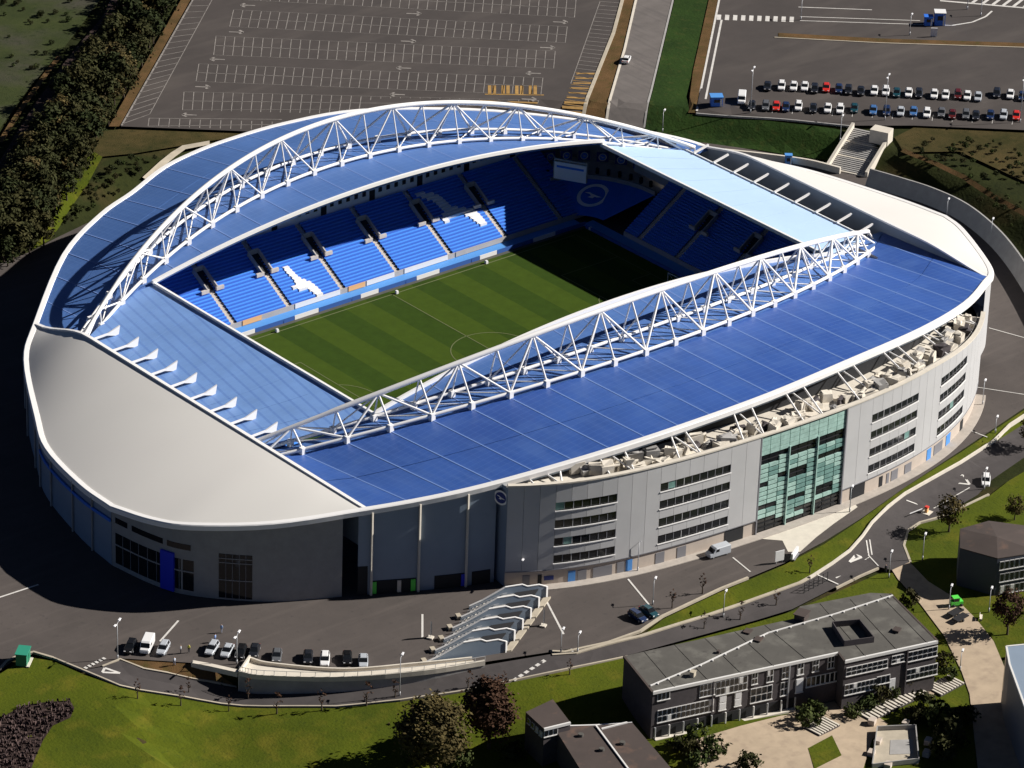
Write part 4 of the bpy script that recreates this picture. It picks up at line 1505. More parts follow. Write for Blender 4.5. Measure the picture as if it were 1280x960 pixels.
# ================================================================== STANDS INSIDE THE BOWL
NROW, RD, RH = 22, 0.76, 0.42
def stand(name, label, along, front, out, lo, hi, z0, nrow, aisles, voms, z_rise=RH, depth=RD, skip=()):
    """seat bank: 'along' unit vector of the rows, 'out' unit vector up the rake, front: point at run 0"""
    root = empty(name, (0, 0, 0))
    root.parent = stad
    root['label'] = label
    al, ou, fr = Vector(along), Vector(out), Vector(front)
    def P(s, d, z):
        q = fr+al*s+ou*d
        return (q.x, q.y, z)
    edges = [lo]+[a for a in aisles]+[hi]
    hw = 0.75
    for i in range(len(edges)-1):
        a = edges[i]+(hw if i else 0)
        b = edges[i+1]-(hw if i < len(edges)-2 else 0)
        if i in skip:
            continue
        mt, mr = MB(), MB()
        for r in range(nrow):
            d0, d1 = r*depth, (r+1)*depth
            z = z0+(r+1)*z_rise
            # seat line: upright backs of the row as a low ridge, tread behind
            mt.add([P(a, d0+.18, z+.38), P(b, d0+.18, z+.38), P(b, d1-.08, z+.46), P(a, d1-.08, z+.46)], [(0, 1, 2, 3)])
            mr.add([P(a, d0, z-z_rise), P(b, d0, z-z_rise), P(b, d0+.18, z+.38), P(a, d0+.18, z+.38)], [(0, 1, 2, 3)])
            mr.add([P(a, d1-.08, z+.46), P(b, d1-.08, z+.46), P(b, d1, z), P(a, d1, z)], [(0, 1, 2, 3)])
        blk = mt.build('seat_block', seatm, root, fix=False)
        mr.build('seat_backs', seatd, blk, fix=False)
    for k, s in enumerate(aisles):
        mt = MB()
        for r in range(nrow*2):
            d0, d1 = r*depth/2, (r+1)*depth/2
            z = z0+(r+1)*z_rise/2
            mt.add([P(s-hw, d0, z), P(s+hw, d0, z), P(s+hw, d1, z), P(s-hw, d1, z)], [(0, 1, 2, 3)])
            mt.add([P(s-hw, d0, z-z_rise/2), P(s+hw, d0, z-z_rise/2), P(s+hw, d0, z), P(s-hw, d0, z)], [(0, 1, 2, 3)])
        mt.build('aisle_steps', aislem, root, fix=False)
    for s in voms:
        # gangway mouth half way up the rake: dark well with pale side walls
        r0, r1 = int(nrow*.52), int(nrow*.80)
        d0, d1 = r0*depth, r1*depth
        zt0, zt1 = z0+r0*z_rise+.5, z0+r1*z_rise+.9
        w = 1.35
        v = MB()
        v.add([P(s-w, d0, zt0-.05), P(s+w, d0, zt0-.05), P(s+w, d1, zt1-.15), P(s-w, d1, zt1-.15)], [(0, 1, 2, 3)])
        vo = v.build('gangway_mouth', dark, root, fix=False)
        sw = MB()
        for q in (-1, 1):
            sw.bar(P(s+q*w, d0-.4, zt0+.35), P(s+q*w, d1, zt1+.25), .3, 1.1)
        sw.bar(P(s-w, d1, zt1+.3), P(s+w, d1, zt1+.3), .3, 1.1)
        sw.build('side_wall', inwall, vo)
        for q in (-1, 1):
            pl = MB()
            pl.bar(P(s+q*(w-.4), d0-.6, zt0+.3), P(s+q*(w+1.6), d0-.6, zt0+.3), .5, .8)
            pl.build('gangway_wall', aislem, vo)
    # front wall of the stand
    f = MB()
    f.bar(P(lo, -.12, z0-.1), P(hi, -.12, z0-.1), .24, 1.2)
    f.build('front_wall', inwall, root)
    return root, P
E_AISLE = [-38, -23.4, -8.8, 6.2, 21.2, 37, 53.2]
est, EP_ = stand('east_stand', 'sunlit blue seating bank on the far side of the pitch', (1, 0, 0), (0, 40.6, 0), (0, 1, 0), -60, 60.5, 1.2, NROW, E_AISLE, E_AISLE[:-1])
# printed fascias on the front wall
cyc = [(-59, -47, boardw), (-46.5, -39.5, boardp), (-36, -31, boardo), (-22, -9.8, boardw), (-7.5, -3, boardo), (-2.5, 5.2, boardw), (8, 20.2, boardw), (22.5, 36, inwall), (38.5, 52, inwall)]
for a, b, m in cyc:
    q = MB()
    q.bar((a, 40.3, 1.25), (b, 40.3, 1.25), .12, 1.15)
    q.build('wall_banner', m, est)
# blue walkway with perimeter boards
wk = MB()
wk.add([(-59, 37.2, .35), (57, 37.2, .35), (57, 40.4, .55), (-59, 40.4, .55)], [(0, 1, 2, 3)])
wk.add([(56.8, 37.5, .35), (56.8, -38, .35), (60.2, -38, .55), (60.2, 37.5, .55)], [(0, 3, 2, 1)])
wk.build('blue_walkway', blueb, est)
bm = [boardw, boardp, boardb, boardw, boardw, boardb, boardo, boardw]
x = -58.0
i = 0
while x < 55:
    L = (6.5, 9.0, 2.4, 5.0, 7.5, 3.0)[i % 6]
    q = MB()
    q.box((x+L/2, 37.1, .55), (L-.15, .15, .95))
    q.build('perimeter_board', bm[(i*5+i//3) % 8], est)
    x += L
    i += 1
y = 36.0
while y > -36:
    q = MB()
    q.box((56.7, y-3, .5), (.15, 5.8, .8))
    q.build('perimeter_board', boardb, est)
    y -= 6
# white gulls worked into the seats: cells on the rake
def on_rake(px, py):
    """run and row of a pixel on the east rake"""
    d = ray(px, py)
    # plane through (y=40.6,z=1.6) with slope RH/RD
    sl_ = RH/RD
    k = (1.75+sl_*(CAM[1]-40.6)-CAM[2])/(d[2]-sl_*d[1])
    p = CAM+d*k
    return p[0], (p[1]-40.6)/RD
def gull(poly, label):
    pts = [on_rake(*p) for p in poly]
    g = MB()
    r0, r1 = int(min(p[1] for p in pts)), int(max(p[1] for p in pts))+1
    for r in range(max(0, r0), min(NROW, r1+1)):
        xs = []
        n = len(pts)
        yy = r+.5
        for i in range(n):
            a, b = pts[i], pts[(i+1) % n]
            if (a[1] > yy) != (b[1] > yy):
                xs.append(a[0]+(yy-a[1])*(b[0]-a[0])/(b[1]-a[1]))
        xs.sort()
        for a, b in zip(xs[::2], xs[1::2]):
            if b-a < .9:
                b = a+.9
            z = 1.2+(r+1)*RH
            g.box(((a+b)/2, 40.6+r*RD+.40, z+.27), (b-a+.5, .80, .60))
    o = g.build('white_seat_gull', wseat, est)
    o['label'] = label
gull([(355, 335), (362, 337), (370, 345), (377, 350), (384, 351), (391, 356), (398, 362), (403, 369), (398, 370), (390, 364), (384, 360), (376, 362), (367, 361), (364, 356), (370, 354), (367, 348), (359, 341)], 'white gull shape worked into the sunlit seats')
gull([(519, 243), (535, 240), (548, 245), (556, 252), (562, 258), (576, 260), (588, 261), (596, 266), (603, 274), (609, 282), (604, 283), (594, 276), (585, 269), (574, 268), (566, 273), (556, 277), (552, 272), (556, 264), (550, 258), (543, 251), (530, 247)], 'larger white gull shape worked into the half shaded seats')
# back wall of the east stand with openings
yb_ = 40.6+NROW*RD+.4
zb_ = 1.2+NROW*RH
bw = MB()
def e_roof(x, y):
    a, b, r = side_roof(x, 1)
    if y < b.y:
        return a.z+(b.z-a.z)*(y-a.y)/(b.y-a.y)
    return b.z+(r.z-b.z)*min(1, (y-b.y)/(r.y-b.y))
for k in range(40):
    x0_, x1_ = -60.5+121*k/40, -60.5+121*(k+1)/40
    bw.add([(x0_, yb_, zb_-1), (x1_, yb_, zb_-1), (x1_, yb_, e_roof(x1_, yb_)-.5), (x0_, yb_, e_roof(x0_, yb_)-.5)], [(0, 1, 2, 3)])
bwo = bw.build('back_wall', mat('white_inner_wall', (.82, .82, .83), .8), est, fix=False)
for k in range(-26, 27):
    x = 2.25*k-1.0
    if abs(x) > 57:
        continue
    big = (k % 6 == 0)
    q = MB()
    q.box((x, yb_-.03, zb_+(1.5 if big else 2.3)), (1.5 if big else .95, .12, 2.4 if big else 1.1))
    q.build('opening', dark, bwo)
# south stand
S_AISLE = [-22, -4.2, 9.6, 25.0]
sst, _ = stand('south_stand', 'shaded dark blue seating bank at the far right end', (0, 1, 0), (60.4, 0, 0), (1, 0, 0), -36, 27.0, 1.2, 22, [-20, -5.0, 9.6, 22.0], [9.6, -5.0], depth=.62)
q = MB()
xb2 = 60.4+22*.62+.4
q.add([(xb2, -38, 8), (xb2, 40, 8), (xb2, 40, 16.0), (xb2, -38, 16.0)], [(0, 1, 2, 3)])
q.build('back_wall', inwall, sst, fix=False)
for k in range(3):
    q = MB()
    q.bar((xb2-1.2, 18-14*k, 11.3), (xb2-1.2, 7-14*k, 11.3), .3, 1.1)
    q.build('rail_wall', inwall, sst)
# north and west banks (mostly under their roofs)
stand('north_stand', 'blue seating bank hidden below the left roof strip', (0, 1, 0), (-60.4, 0, 0), (-1, 0, 0), -36, 36, 1.2, 22, [-20, -5, 10, 24], [10], depth=.62)
stand('west_stand', 'blue seating bank hidden below the near roof', (1, 0, 0), (0, -41, 0), (0, -1, 0), -60, 60, 1.2, 28, [-38, -23, -8, 8, 23, 38], [-8, 8])
# corner between the east and south banks: sloping blue sheet with emblem, terrace wall, screen
crn = empty('south_east_corner', (0, 0, 0))
crn.parent = stad
c0 = Vector((57.5, 38.5, .9))
sh = MB()
A = U(700, 268, 1.6)
pts_lo, pts_hi = [], []
for k in range(9):
    t = k/8
    a = R(90-90*t)
    pts_lo.append(Vector((54.5+6.0*math.cos(a)+.2, 34.6+6.4*math.sin(a), 1.4)))
    pts_hi.append(Vector((57.5+14.5*math.cos(a), 30+19.5*math.sin(a), 6.4)))
sh.grid([[l.lerp(h, i/4) for i in range(5)] for l, h in zip(pts_lo, pts_hi)])
cs = sh.build('blue_sheet', bluew, crn, fix=False)
tw = MB()
for a, b in zip(pts_hi, pts_hi[1:]):
    tw.bar(a+Vector((0, 0, .3)), b+Vector((0, 0, .3)), .4, 1.2)
tw.build('terrace_wall', concd, crn)
pts_2 = [Vector((57.5+22*math.cos(R(90-90*k/8)), 32+27*math.sin(R(90-90*k/8)), 7.6)) for k in range(9)]
tr = MB()
tr.grid([[h.lerp(g, i/3) for i in range(4)] for h, g in zip(pts_hi, pts_2)])
tr.build('terrace_floor', conc, crn, fix=False)
bk = MB()
for a, b in zip(pts_2, pts_2[1:]):
    bk.add([a, b, b+Vector((0, 0, 9)), a+Vector((0, 0, 9))], [(0, 1, 2, 3)])
bk.build('terrace_back_wall', inwall, crn, fix=False)
# emblem on the sheet
mid = pts_lo[4].lerp(pts_hi[4], .52)
e1_ = (pts_lo[5]-pts_lo[3]).normalized()
e2_ = (pts_hi[4]-pts_lo[4]).normalized()
nrm = e1_.cross(e2_)
if nrm.z < 0:
    e1_ = -e1_
    nrm = -nrm
ecen = U(752, 257, mid.z)
emblem('emblem', Vector((mid.x, mid.y, mid.z+.25)), (0.70, -0.71, 0), e2_, 3.5, crn, white, bluew)
# row of round blue banners
for k in range(7):
    t = (k+.3)/8.2
    i0 = int(t*8)
    p = pts_2[i0].lerp(pts_2[min(8, i0+1)], t*8-i0)
    h = pts_hi[i0].lerp(pts_hi[min(8, i0+1)], t*8-i0)
    p = h.lerp(p, .72)
    d = (h-p)
    d.z = 0
    d.normalize()
    ux = Vector((-d.y, d.x, 0))
    bn = MB()
    bn.bar(p+ux*1.35+Vector((0, 0, 1.9)), p-ux*1.35+Vector((0, 0, 1.9)), .15, 2.3)
    bo = bn.build('crest_banner', navy, crn)
    emblem('emblem', p+d*.12+Vector((0, 0, 1.9)), ux if ux.cross(Vector((0, 0, 1))).dot(d) > 0 else -ux, (0, 0, 1), .95, bo, conc, bluew)
for k in range(11):
    t = (k+.5)/11.5
    i0 = int(t*8)
    h = pts_hi[i0].lerp(pts_hi[min(8, i0+1)], t*8-i0)
    q = pts_2[i0].lerp(pts_2[min(8, i0+1)], t*8-i0)
    p = h.lerp(q, .25)
    b = MB()
    b.box((p.x, p.y, p.z+.7), (.6, .6, 1.4))
    b.build('litter_bin', dark, crn)
sc0, sc1 = U(693, 217, 10.5), U(733, 224, 10.5)
scb = MB()
scb.bar((sc0[0], sc0[1], 11.6), (sc1[0], sc1[1], 11.6), .6, 4.2)
sco = scb.build('scoreboard', boardw, crn)
sf = MB()
dx = Vector((sc1[0]-sc0[0], sc1[1]-sc0[1], 0)).normalized()
on = Vector((dx.y, -dx.x, 0))
if on.dot(Vector((-1, -1, 0))) < 0:
    on = -on
sf.bar(Vector((sc0[0], sc0[1], 12.6))+on*.33+dx*.6, Vector((sc1[0], sc1[1], 12.6))+on*.33-dx*.6, .08, .5)
sf.build('blue_stripe', bluew, sco)
sp = MB()
for p in (sc0, sc1):
    sp.bar((p[0], p[1], 9.6), (p[0], p[1], 14.6), .35, .35, up=(0, 1, 0))
sp.bar((sc0[0], sc0[1], 14.2), (sc1[0], sc1[1], 14.2), .4, .4)
sp.build('support_frame', concd, sco)
# corner fill north east, small terrace (partly hidden)
fl = MB()
fl.add([(-60, 40.6, 1.2), (-75, 40, 9), (-70, 52, 10), (-60, 57, 10.4)], [(0, 1, 2, 3)])
fl.build('corner_seats', seatm, est, fix=False)
# small white boxes by the touchline
for k, (px, py) in enumerate(((346.5, 414), (496, 366), (608, 328.5), (738, 286.5))):
    p = U(px, py, .3)
    b = MB()
    b.box((p[0], p[1], .4), (.6, .6, .5))
    b.box((p[0], p[1], .75), (.5, .5, .2))
    tag(b.build('touchline_box', boardw), ('white equipment box at the near left end of the far touchline', 'white equipment box where the halfway line meets the far touchline', 'white equipment box on the far touchline right of the halfway line', 'white equipment box in the shaded far corner of the pitch')[k], 'box')
# ================================================================== FORECOURT: STAIRS, RAMP, WALLS
A0, A1 = U(533, 831, 0), U(632, 815, 0)
du = Vector((A1[0]-A0[0], A1[1]-A0[1], 0))
LU = du.length
du.normalize()
B0 = U(576, 775, 0)                       # foot of the rearmost wall
dv = Vector((B0[0]-A0[0], B0[1]-A0[1], 0))/4.0
stairs = empty('entrance_stairs', tuple(A0))
tag(stairs, 'five stepped stairways with grey walls and pale copings on the forecourt', 'stairs')
def SP(u, v, z):
    q = Vector((A0[0], A0[1], 0))+du*u+dv*v
    return (q.x-A0[0], q.y-A0[1], z)
prof = [(0, .6), (LU*.16, 1.4), (LU*.46, 3.5), (LU*.68, 3.5), (LU*.75, 2.9), (LU*.9, 2.9), (LU, 2.2)]
def prz(u):
    for (a, za), (b, zb) in zip(prof, prof[1:]):
        if a <= u <= b:
            return za+(zb-za)*(u-a)/(b-a)
    return prof[-1][1]
dn = dv.normalized()
for k in range(6):
    w = MB()
    n = len(prof)
    vs = []
    for t in (-.14, .14):
        for u, z in prof:
            q = SP(u, k, 0)
            vs.append((q[0]+dn.x*t, q[1]+dn.y*t, 0.0))
        for u, z in prof:
            q = SP(u, k, 0)
            vs.append((q[0]+dn.x*t, q[1]+dn.y*t, z))
    fs = []
    for i in range(n-1):
        fs += [(i, i+1, n+i+1, n+i), (2*n+i, 3*n+i, 3*n+i+1, 2*n+i+1), (n+i, n+i+1, 3*n+i+1, 3*n+i)]
    fs += [(0, n, 3*n, 2*n), (n-1, 2*n+n-1, 3*n+n-1, 2*n-1)]
    w.add(vs, fs)
    wo = w.build('stair_wall', cladd, stairs)
    c = MB()
    for (a, za), (b, zb) in zip(prof, prof[1:]):
        c.bar(SP(a, k, za+.06), SP(b, k, zb+.06), .30, .16)
    c.bar(SP(LU, k, 0), SP(LU, k, prof[-1][1]+.1), .4, .4, up=(0, 1, 0))
    c.build('coping', white, wo)
    if k < 5:
        for j in range(9):                 # steps up to the landing
            u0, u1 = LU*.05+LU*.42*j/9, LU*.05+LU*.42*(j+1)/9
            s = MB()
            z = .22*(j+1)
            s.prism([SP(u0, k+.04, 0)[:2], SP(u1, k+.04, 0)[:2], SP(u1, k+.96, 0)[:2], SP(u0, k+.96, 0)[:2]], 0, z)
            s.build('step', conc if j % 2 else concd, stairs)
        s = MB()
        s.prism([SP(LU*.47, k+.04, 0)[:2], SP(LU*.74, k+.04, 0)[:2], SP(LU*.74, k+.96, 0)[:2], SP(LU*.47, k+.96, 0)[:2]], 0, 1.95)
        s.build('landing', concd, stairs)
        s = MB()
        s.prism([SP(LU*.60, k+.05, 0)[:2], SP(LU*.90, k+.05, 0)[:2], SP(LU*.90, k+.95, 0)[:2], SP(LU*.60, k+.95, 0)[:2]], 1.9, 2.12)
        s.build('turnstile_roof', black, stairs)
        s = MB()
        s.prism([SP(LU*.98, k-.05, 0)[:2], SP(LU*1.08, k-.05, 0)[:2], SP(LU*1.08, k+.8, 0)[:2], SP(LU*.98, k+.8, 0)[:2]], 0, .35)
        s.build('threshold', kerbm, stairs)
        for q in (.33, .66):
            r = MB()
            r.tube([SP(LU*.05, k+q, 1.0), SP(LU*.46, k+q, 2.9), SP(LU*.52, k+q, 2.9)], .05, 5)
            for j in range(5):
                uu = LU*(.05+.41*j/4)
                r.tube([SP(uu, k+q, .2+1.9*j/4), SP(uu, k+q, 1.0+1.9*j/4)], .05, 5)
            r.build('handrail', metal, stairs)
        s = MB()
        s.box(SP(-.9, k+.25, .35), (.9, 1.3, .7), math.atan2(du.y, du.x))
        s.build('planter', kerbm, stairs)
# ramp: retaining wall of the forecourt with pale deck and parapets
rampt = empty('access_ramp', tuple(U(300, 845, 0)))
O = Vector(U(300, 845, 0))
tag(rampt, 'pale concrete ramp with white parapet beside the lower road', 'ramp')
fr = [Vector(U(a, b, 0)) for a, b in ((299, 845), (330, 850), (430, 852), (530, 844), (606, 832))]
fr = [Vector(p) for p in smooth_line(fr, 6)]
bk_ = [Vector(U(a, b, 0)) for a, b in ((312, 826), (340, 833), (430, 840), (520, 833), (590, 826))]
bk_ = [Vector(p) for p in smooth_line(bk_, 6)]
w = MB()
for i in range(len(fr)-1):
    a, b = fr[i]-O, fr[i+1]-O
    t0, t1 = i/(len(fr)-1), (i+1)/(len(fr)-1)
    w.prism([(a.x, a.y), (b.x, b.y), (b.x+.25, b.y+.3), (a.x+.25, a.y+.3)], -3.9+3.2*t0, .15)
w.build('retaining_wall', concd, rampt)
w = MB()
w.sweep([p-O for p in fr], [(-.3, .12), (.15, .12), (.15, 1.1), (-.3, 1.1)])
w.build('parapet', conc, rampt)
dk = MB()
dk.grid([[a-O+Vector((0, 0, .12)), b-O+Vector((0, 0, .12))] for a, b in zip(fr, bk_)])
dk.build('ramp_deck', conc, rampt, fix=False)
w = MB()
w.sweep([p-O for p in bk_], [(-.2, 0), (.15, 0), (.15, .8), (-.2, .8)])
w.build('rear_parapet', conc, rampt)
w = MB()
w.bar(fr[0]-O+Vector((0, 0, .6)), bk_[0]-O+Vector((0, 0, .6)), .35, 1.0)
w.bar(fr[0]-O+Vector((0, 0, -1.6)), bk_[0]-O+Vector((0, 0, -1.6)), .35, 3.6)
w.build('end_wall', conc, rampt)
for i in range(0, len(fr), 1):
    p = fr[i]-O
    r = MB()
    r.bar((p.x, p.y, 1.1), (p.x, p.y, 2.0), .07, .07, up=(0, 1, 0))
    r.build('railing_post', metal, rampt)
r = MB()
r.tube([p-O+Vector((0, 0, 2.0)) for p in fr], .05, 5)
r.build('handrail', metal, rampt)
sb = [Vector(U(a, b, 0)) for a, b in ((240, 830), (262, 834), (298, 842))]
w = MB()
w.sweep(sb, [(-.5, -.5), (.5, -.5), (.5, .55), (-.5, .55)])
tag(w.build('pale_kerb_wall', conc), 'short pale concrete wall behind three parked cars', 'wall')

# retaining wall sweeping round the right end
rw = [(905, 188), (960, 194), (1010, 201), (1050, 211)]
rp_ = [Vector(U(a, b+6, 0)) for a, b in rw]
w = MB()
w.sweep([Vector(p) for p in smooth_line(rp_, 5)], [(-.3, -.3), (.3, -.3), (.3, 1.6), (-.3, 1.6)])
tag(w.build('retaining_wall', conc), 'low pale wall behind the cream shell roof', 'wall')
rw = [(1082, 232), (1120, 243), (1160, 256), (1200, 275), (1236, 304), (1262, 335), (1285, 372), (1310, 420)]
rp_ = [Vector(p) for p in smooth_line([U(a, b, 0) for a, b in rw], 5)]
w = MB()
w.sweep(rp_, [(-1.9, 3.7), (.2, -.3), (.45, -.3), (-1.5, 3.7)])
tag(w.build('retaining_wall', concd), 'tall curved grey retaining wall round the right end of the stadium', 'wall')
# outdoor staircase up to the right car park
sa, sb_ = Vector(U(1034, 211, 0)), Vector(U(1080, 224, 0))
st = empty('outdoor_staircase', tuple(sa))
tag(st, 'pale walled outdoor staircase climbing to the right car park', 'staircase')
wdt = (sb_-sa)
up_ = Vector(U(1066, 160, 4.6))-sa
up_.z = 0
LS = up_.length
ud = up_.normalized()
wd = wdt-ud*wdt.dot(ud)
wd.z = 0
NS = 24
for i in range(NS):
    s = MB()
    a, b = ud*(LS*i/NS), ud*(LS*(i+1)/NS)
    z = 4.7*(i+1)/NS
    s.prism([(a.x, a.y), (b.x, b.y), (b.x+wd.x, b.y+wd.y), (a.x+wd.x, a.y+wd.y)], -.2, z)
    s.build('step', concd if i % 8 else conc, st)
for q in (0, 1):
    o = wd*q
    w = MB()
    for t in (0, 1):
        pass
    a, b = Vector((0, 0, 0))+o, ud*LS+o
    nn = Vector((-ud.y, ud.x, 0))*.35
    vs = []
    for sgn in (-1, 1):
        vs += [a+nn*sgn+Vector((0, 0, -.3)), b+nn*sgn+Vector((0, 0, -.3)), b+nn*sgn+Vector((0, 0, 6.0)), a+nn*sgn+Vector((0, 0, 1.3))]
    w.add(vs, [(0, 1, 2, 3), (7, 6, 5, 4), (0, 4, 5, 1), (1, 5, 6, 2), (2, 6, 7, 3), (3, 7, 4, 0)])
    w.build('side_wall', conc, st)
w = MB()
c = ud*(LS*.86)+wd*.82
w.box((c.x, c.y, 4.2), (3.4, 4.6, 5.4), math.atan2(ud.y, ud.x))
w.build('lift_shaft', conc, st)

# ================================================================== BUILDINGS
def px_poly(lst, z):
    return [Vector(U(a, b, z)) for a, b in lst]
class Wall:
    """maps pixels onto an upright wall between two plan points"""
    def __init__(s, a, b):
        s.a, s.b = np.array(a[:2], float), np.array(b[:2], float)
        s.e = s.b-s.a
        s.L = float(np.hypot(*s.e))
        s.d = s.e/s.L
        s.n = np.array([s.d[1], -s.d[0]])
        if s.n@(CAM[:2]-s.a) < 0:
            s.n = -s.n
    def hit(s, px, py):
        d = ray(px, py)
        k, t = np.linalg.solve(np.array([[d[0], -s.e[0]], [d[1], -s.e[1]]]), s.a-CAM[:2])
        return t*s.L, CAM[2]+d[2]*k
    def slab(s, mb, u0, u1, z0, z1, out, O):
        c = s.a+s.d*(u0+u1)/2+s.n*(out/2-.05)
        mb.box((c[0]-O[0], c[1]-O[1], (z0+z1)/2-O[2]), (abs(u1-u0), abs(out)+.1, z1-z0), math.atan2(s.d[1], s.d[0]))
        return mb
    def window(s, px0, py0, px1, py1, parent, O, nx=1, ny=1, m=glass, white_pane=False, level=True):
        """px0,py0 upper left; px1,py1 lower right corner of the window"""
        u0, z1 = s.hit(px0, py0)
        u1, z0 = s.hit(px1, py1)
        if u1 < u0:
            u0, u1 = u1, u0
        f = s.slab(MB(), u0, u1, z0, z1, .10, O).build('window', wframe, parent)
        for i in range(nx):
            for j in range(ny):
                a, b = u0+(u1-u0)*i/nx, u0+(u1-u0)*(i+1)/nx
                c, d = z0+(z1-z0)*j/ny, z0+(z1-z0)*(j+1)/ny
                pm = m if random.random() < .93 else wframe
                s.slab(MB(), a+.13, b-.13, c+.13, d-.13, .16, O).build('pane', boardw if white_pane else pm, f)
        s.slab(MB(), u0-.08, u1+.08, z0-.14, z0, .24, O).build('sill', wframe, f)

ZG, ZR = -2.3, 7.6
bl = empty('brick_block', (0, 0, 0))
A, B, Cc, D, E_, F_, Gg = [np.array(U(a, b, ZR)) for a, b in ((780, 820), (816, 865), (1048, 815.5), (1056, 826), (1172, 801), (1113, 742), (1088, 741))]
K1, K2 = np.array(U(1000, 758, ZR)), np.array(U(993, 773, ZR))
bl.location = (B[0], B[1], ZG)
OB = np.array([B[0], B[1], ZG])
tag(bl, 'long dark brick block with grey felt roof at bottom right', 'building')
outl = [A, B, Cc, D, E_, F_, Gg, K1, K2]
mb = MB()
mb.prism([(p[0]-OB[0], p[1]-OB[1]) for p in outl], -2.0, ZR-.25-ZG)
mb.build('wall', dbrick, bl)
mb = MB()
cx, cy = sum(p[0] for p in outl)/9, sum(p[1] for p in outl)/9
mb.prism([(p[0]-OB[0], p[1]-OB[1]) for p in outl], ZR-.2-ZG, ZR-ZG)
rf = mb.build('roof', felt, bl)
for (a, b), nm in (((A, B), 0), ((B, Cc), 1), ((Cc, D), 2), ((D, E_), 3), ((E_, F_), 4)):
    e = MB()
    e.bar((a[0]-OB[0], a[1]-OB[1], ZR-.22-ZG), (b[0]-OB[0], b[1]-OB[1], ZR-.22-ZG), .4, .55)
    e.build('eaves_board', wframe if nm in (1, 3) else felt2, rf)
rl = [U(813, 857, ZR+.15), U(880, 829, ZR+.15), U(960, 791, ZR+.15), U(1045, 767, ZR+.15), U(1116, 744, ZR+.15)]
for a, b in zip(rl, rl[1:]):
    e = MB()
    e.bar(tuple(np.array(a)-OB), tuple(np.array(b)-OB), .22, .2)
    e.build('ridge_strip', wframe, rf)
    d = np.array(b)-np.array(a)
    for k in range(5):
        q = np.array(a)+d*(k+.5)/5
        v = MB()
        v.box(tuple(q-OB+np.array([.25, -.25, 0])), (.4, .3, .2), .5)
        v.build('roof_vent', wframe, rf)
# standing seams across the felt
for k in range(2, 17, 3):
    t = k/17
    a = np.array(B)+(np.array(Cc)-np.array(B))*t
    b = np.array(A)+(np.array(K2)-np.array(A))*t
    e = MB()
    e.bar((a[0]-OB[0], a[1]-OB[1], ZR+.03-ZG), (b[0]-OB[0], b[1]-OB[1], ZR+.01-ZG), .10, .09)
    e.build('felt_seam', felt, rf)
for k in range(2, 9, 3):
    t = k/9
    a = np.array(D)+(np.array(E_)-np.array(D))*t
    b = np.array(K1)+(np.array(F_)-np.array(K1))*t
    e = MB()
    e.bar((a[0]-OB[0], a[1]-OB[1], ZR+.03-ZG), (b[0]-OB[0], b[1]-OB[1], ZR+.01-ZG), .10, .09)
    e.build('felt_seam', felt, rf)
# raised plant pen on the roof
pp_ = [np.array(U(a, b, ZR)) for a, b in ((1040, 784), (1055, 808), (1092, 803), (1074, 781))]
e = MB()
for a, b in zip(pp_, pp_[1:]+pp_[:1]):
    e.bar((a[0]-OB[0], a[1]-OB[1], ZR+.6-ZG), (b[0]-OB[0], b[1]-OB[1], ZR+.6-ZG), .15, 1.2)
e.build('roof_pen', dbrick, rf)
for a, b, w_, h_ in ((866, 845, 1.0, .9), (898, 816, .6, .4), (1121, 789, 1.4, .4), (935, 790, 1.5, .2), (948, 800, 1.5, .2), (1002, 773, 2.5, 1.2)):
    q = np.array(U(a, b, ZR))
    e = MB()
    e.box((q[0]-OB[0], q[1]-OB[1], ZR+h_/2-ZG), (w_, w_*.8, h_), .4)
    e.box((q[0]-OB[0], q[1]-OB[1], ZR+h_+.05-ZG), (w_*1.15, w_*.95, .12), .4)
    e.build('roof_box', kerbm if a == 866 else felt2, rf)
wl1, wl2, wl3 = Wall(B, Cc), Wall(D, E_), Wall(Cc, D)
for q in ((822, 864.5, 837, 872.5, 3, 1), (875, 856, 893, 867.5, 4, 2), (895.5, 852, 933.5, 861, 7, 2), (940, 841, 946.5, 854, 2, 2), (959, 837, 966, 851, 2, 2), (978, 833, 985, 847, 2, 2), (997, 828, 1004, 842, 2, 2), (1016, 824, 1023, 838, 2, 2), (1035, 820, 1042, 834, 2, 2),
          (822, 888, 891.5, 888, 12, 2), (899, 870, 907, 886, 1, 2), (918.5, 865, 926, 881, 1, 2), (938.5, 861, 964.5, 873, 4, 2), (976, 853, 983.5, 868, 2, 2), (995, 849, 1003, 864, 1, 2), (1008, 847, 1048, 850, 7, 1)):
    wl1.window(q[0], q[1], q[2], q[3], bl, OB, q[4], q[5], white_pane=(q[4] == 1))
for q in ((1058, 834.5, 1109, 834, 8, 2), (1115, 820, 1130, 826, 3, 2), (1135, 815, 1171, 819, 6, 2), (1056, 856, 1096, 860, 8, 2), (1096, 846, 1112, 852, 3, 1), (1133, 837, 1171, 842, 7, 2)):
    wl2.window(q[0], q[1], q[2], q[3], bl, OB, q[4], q[5])
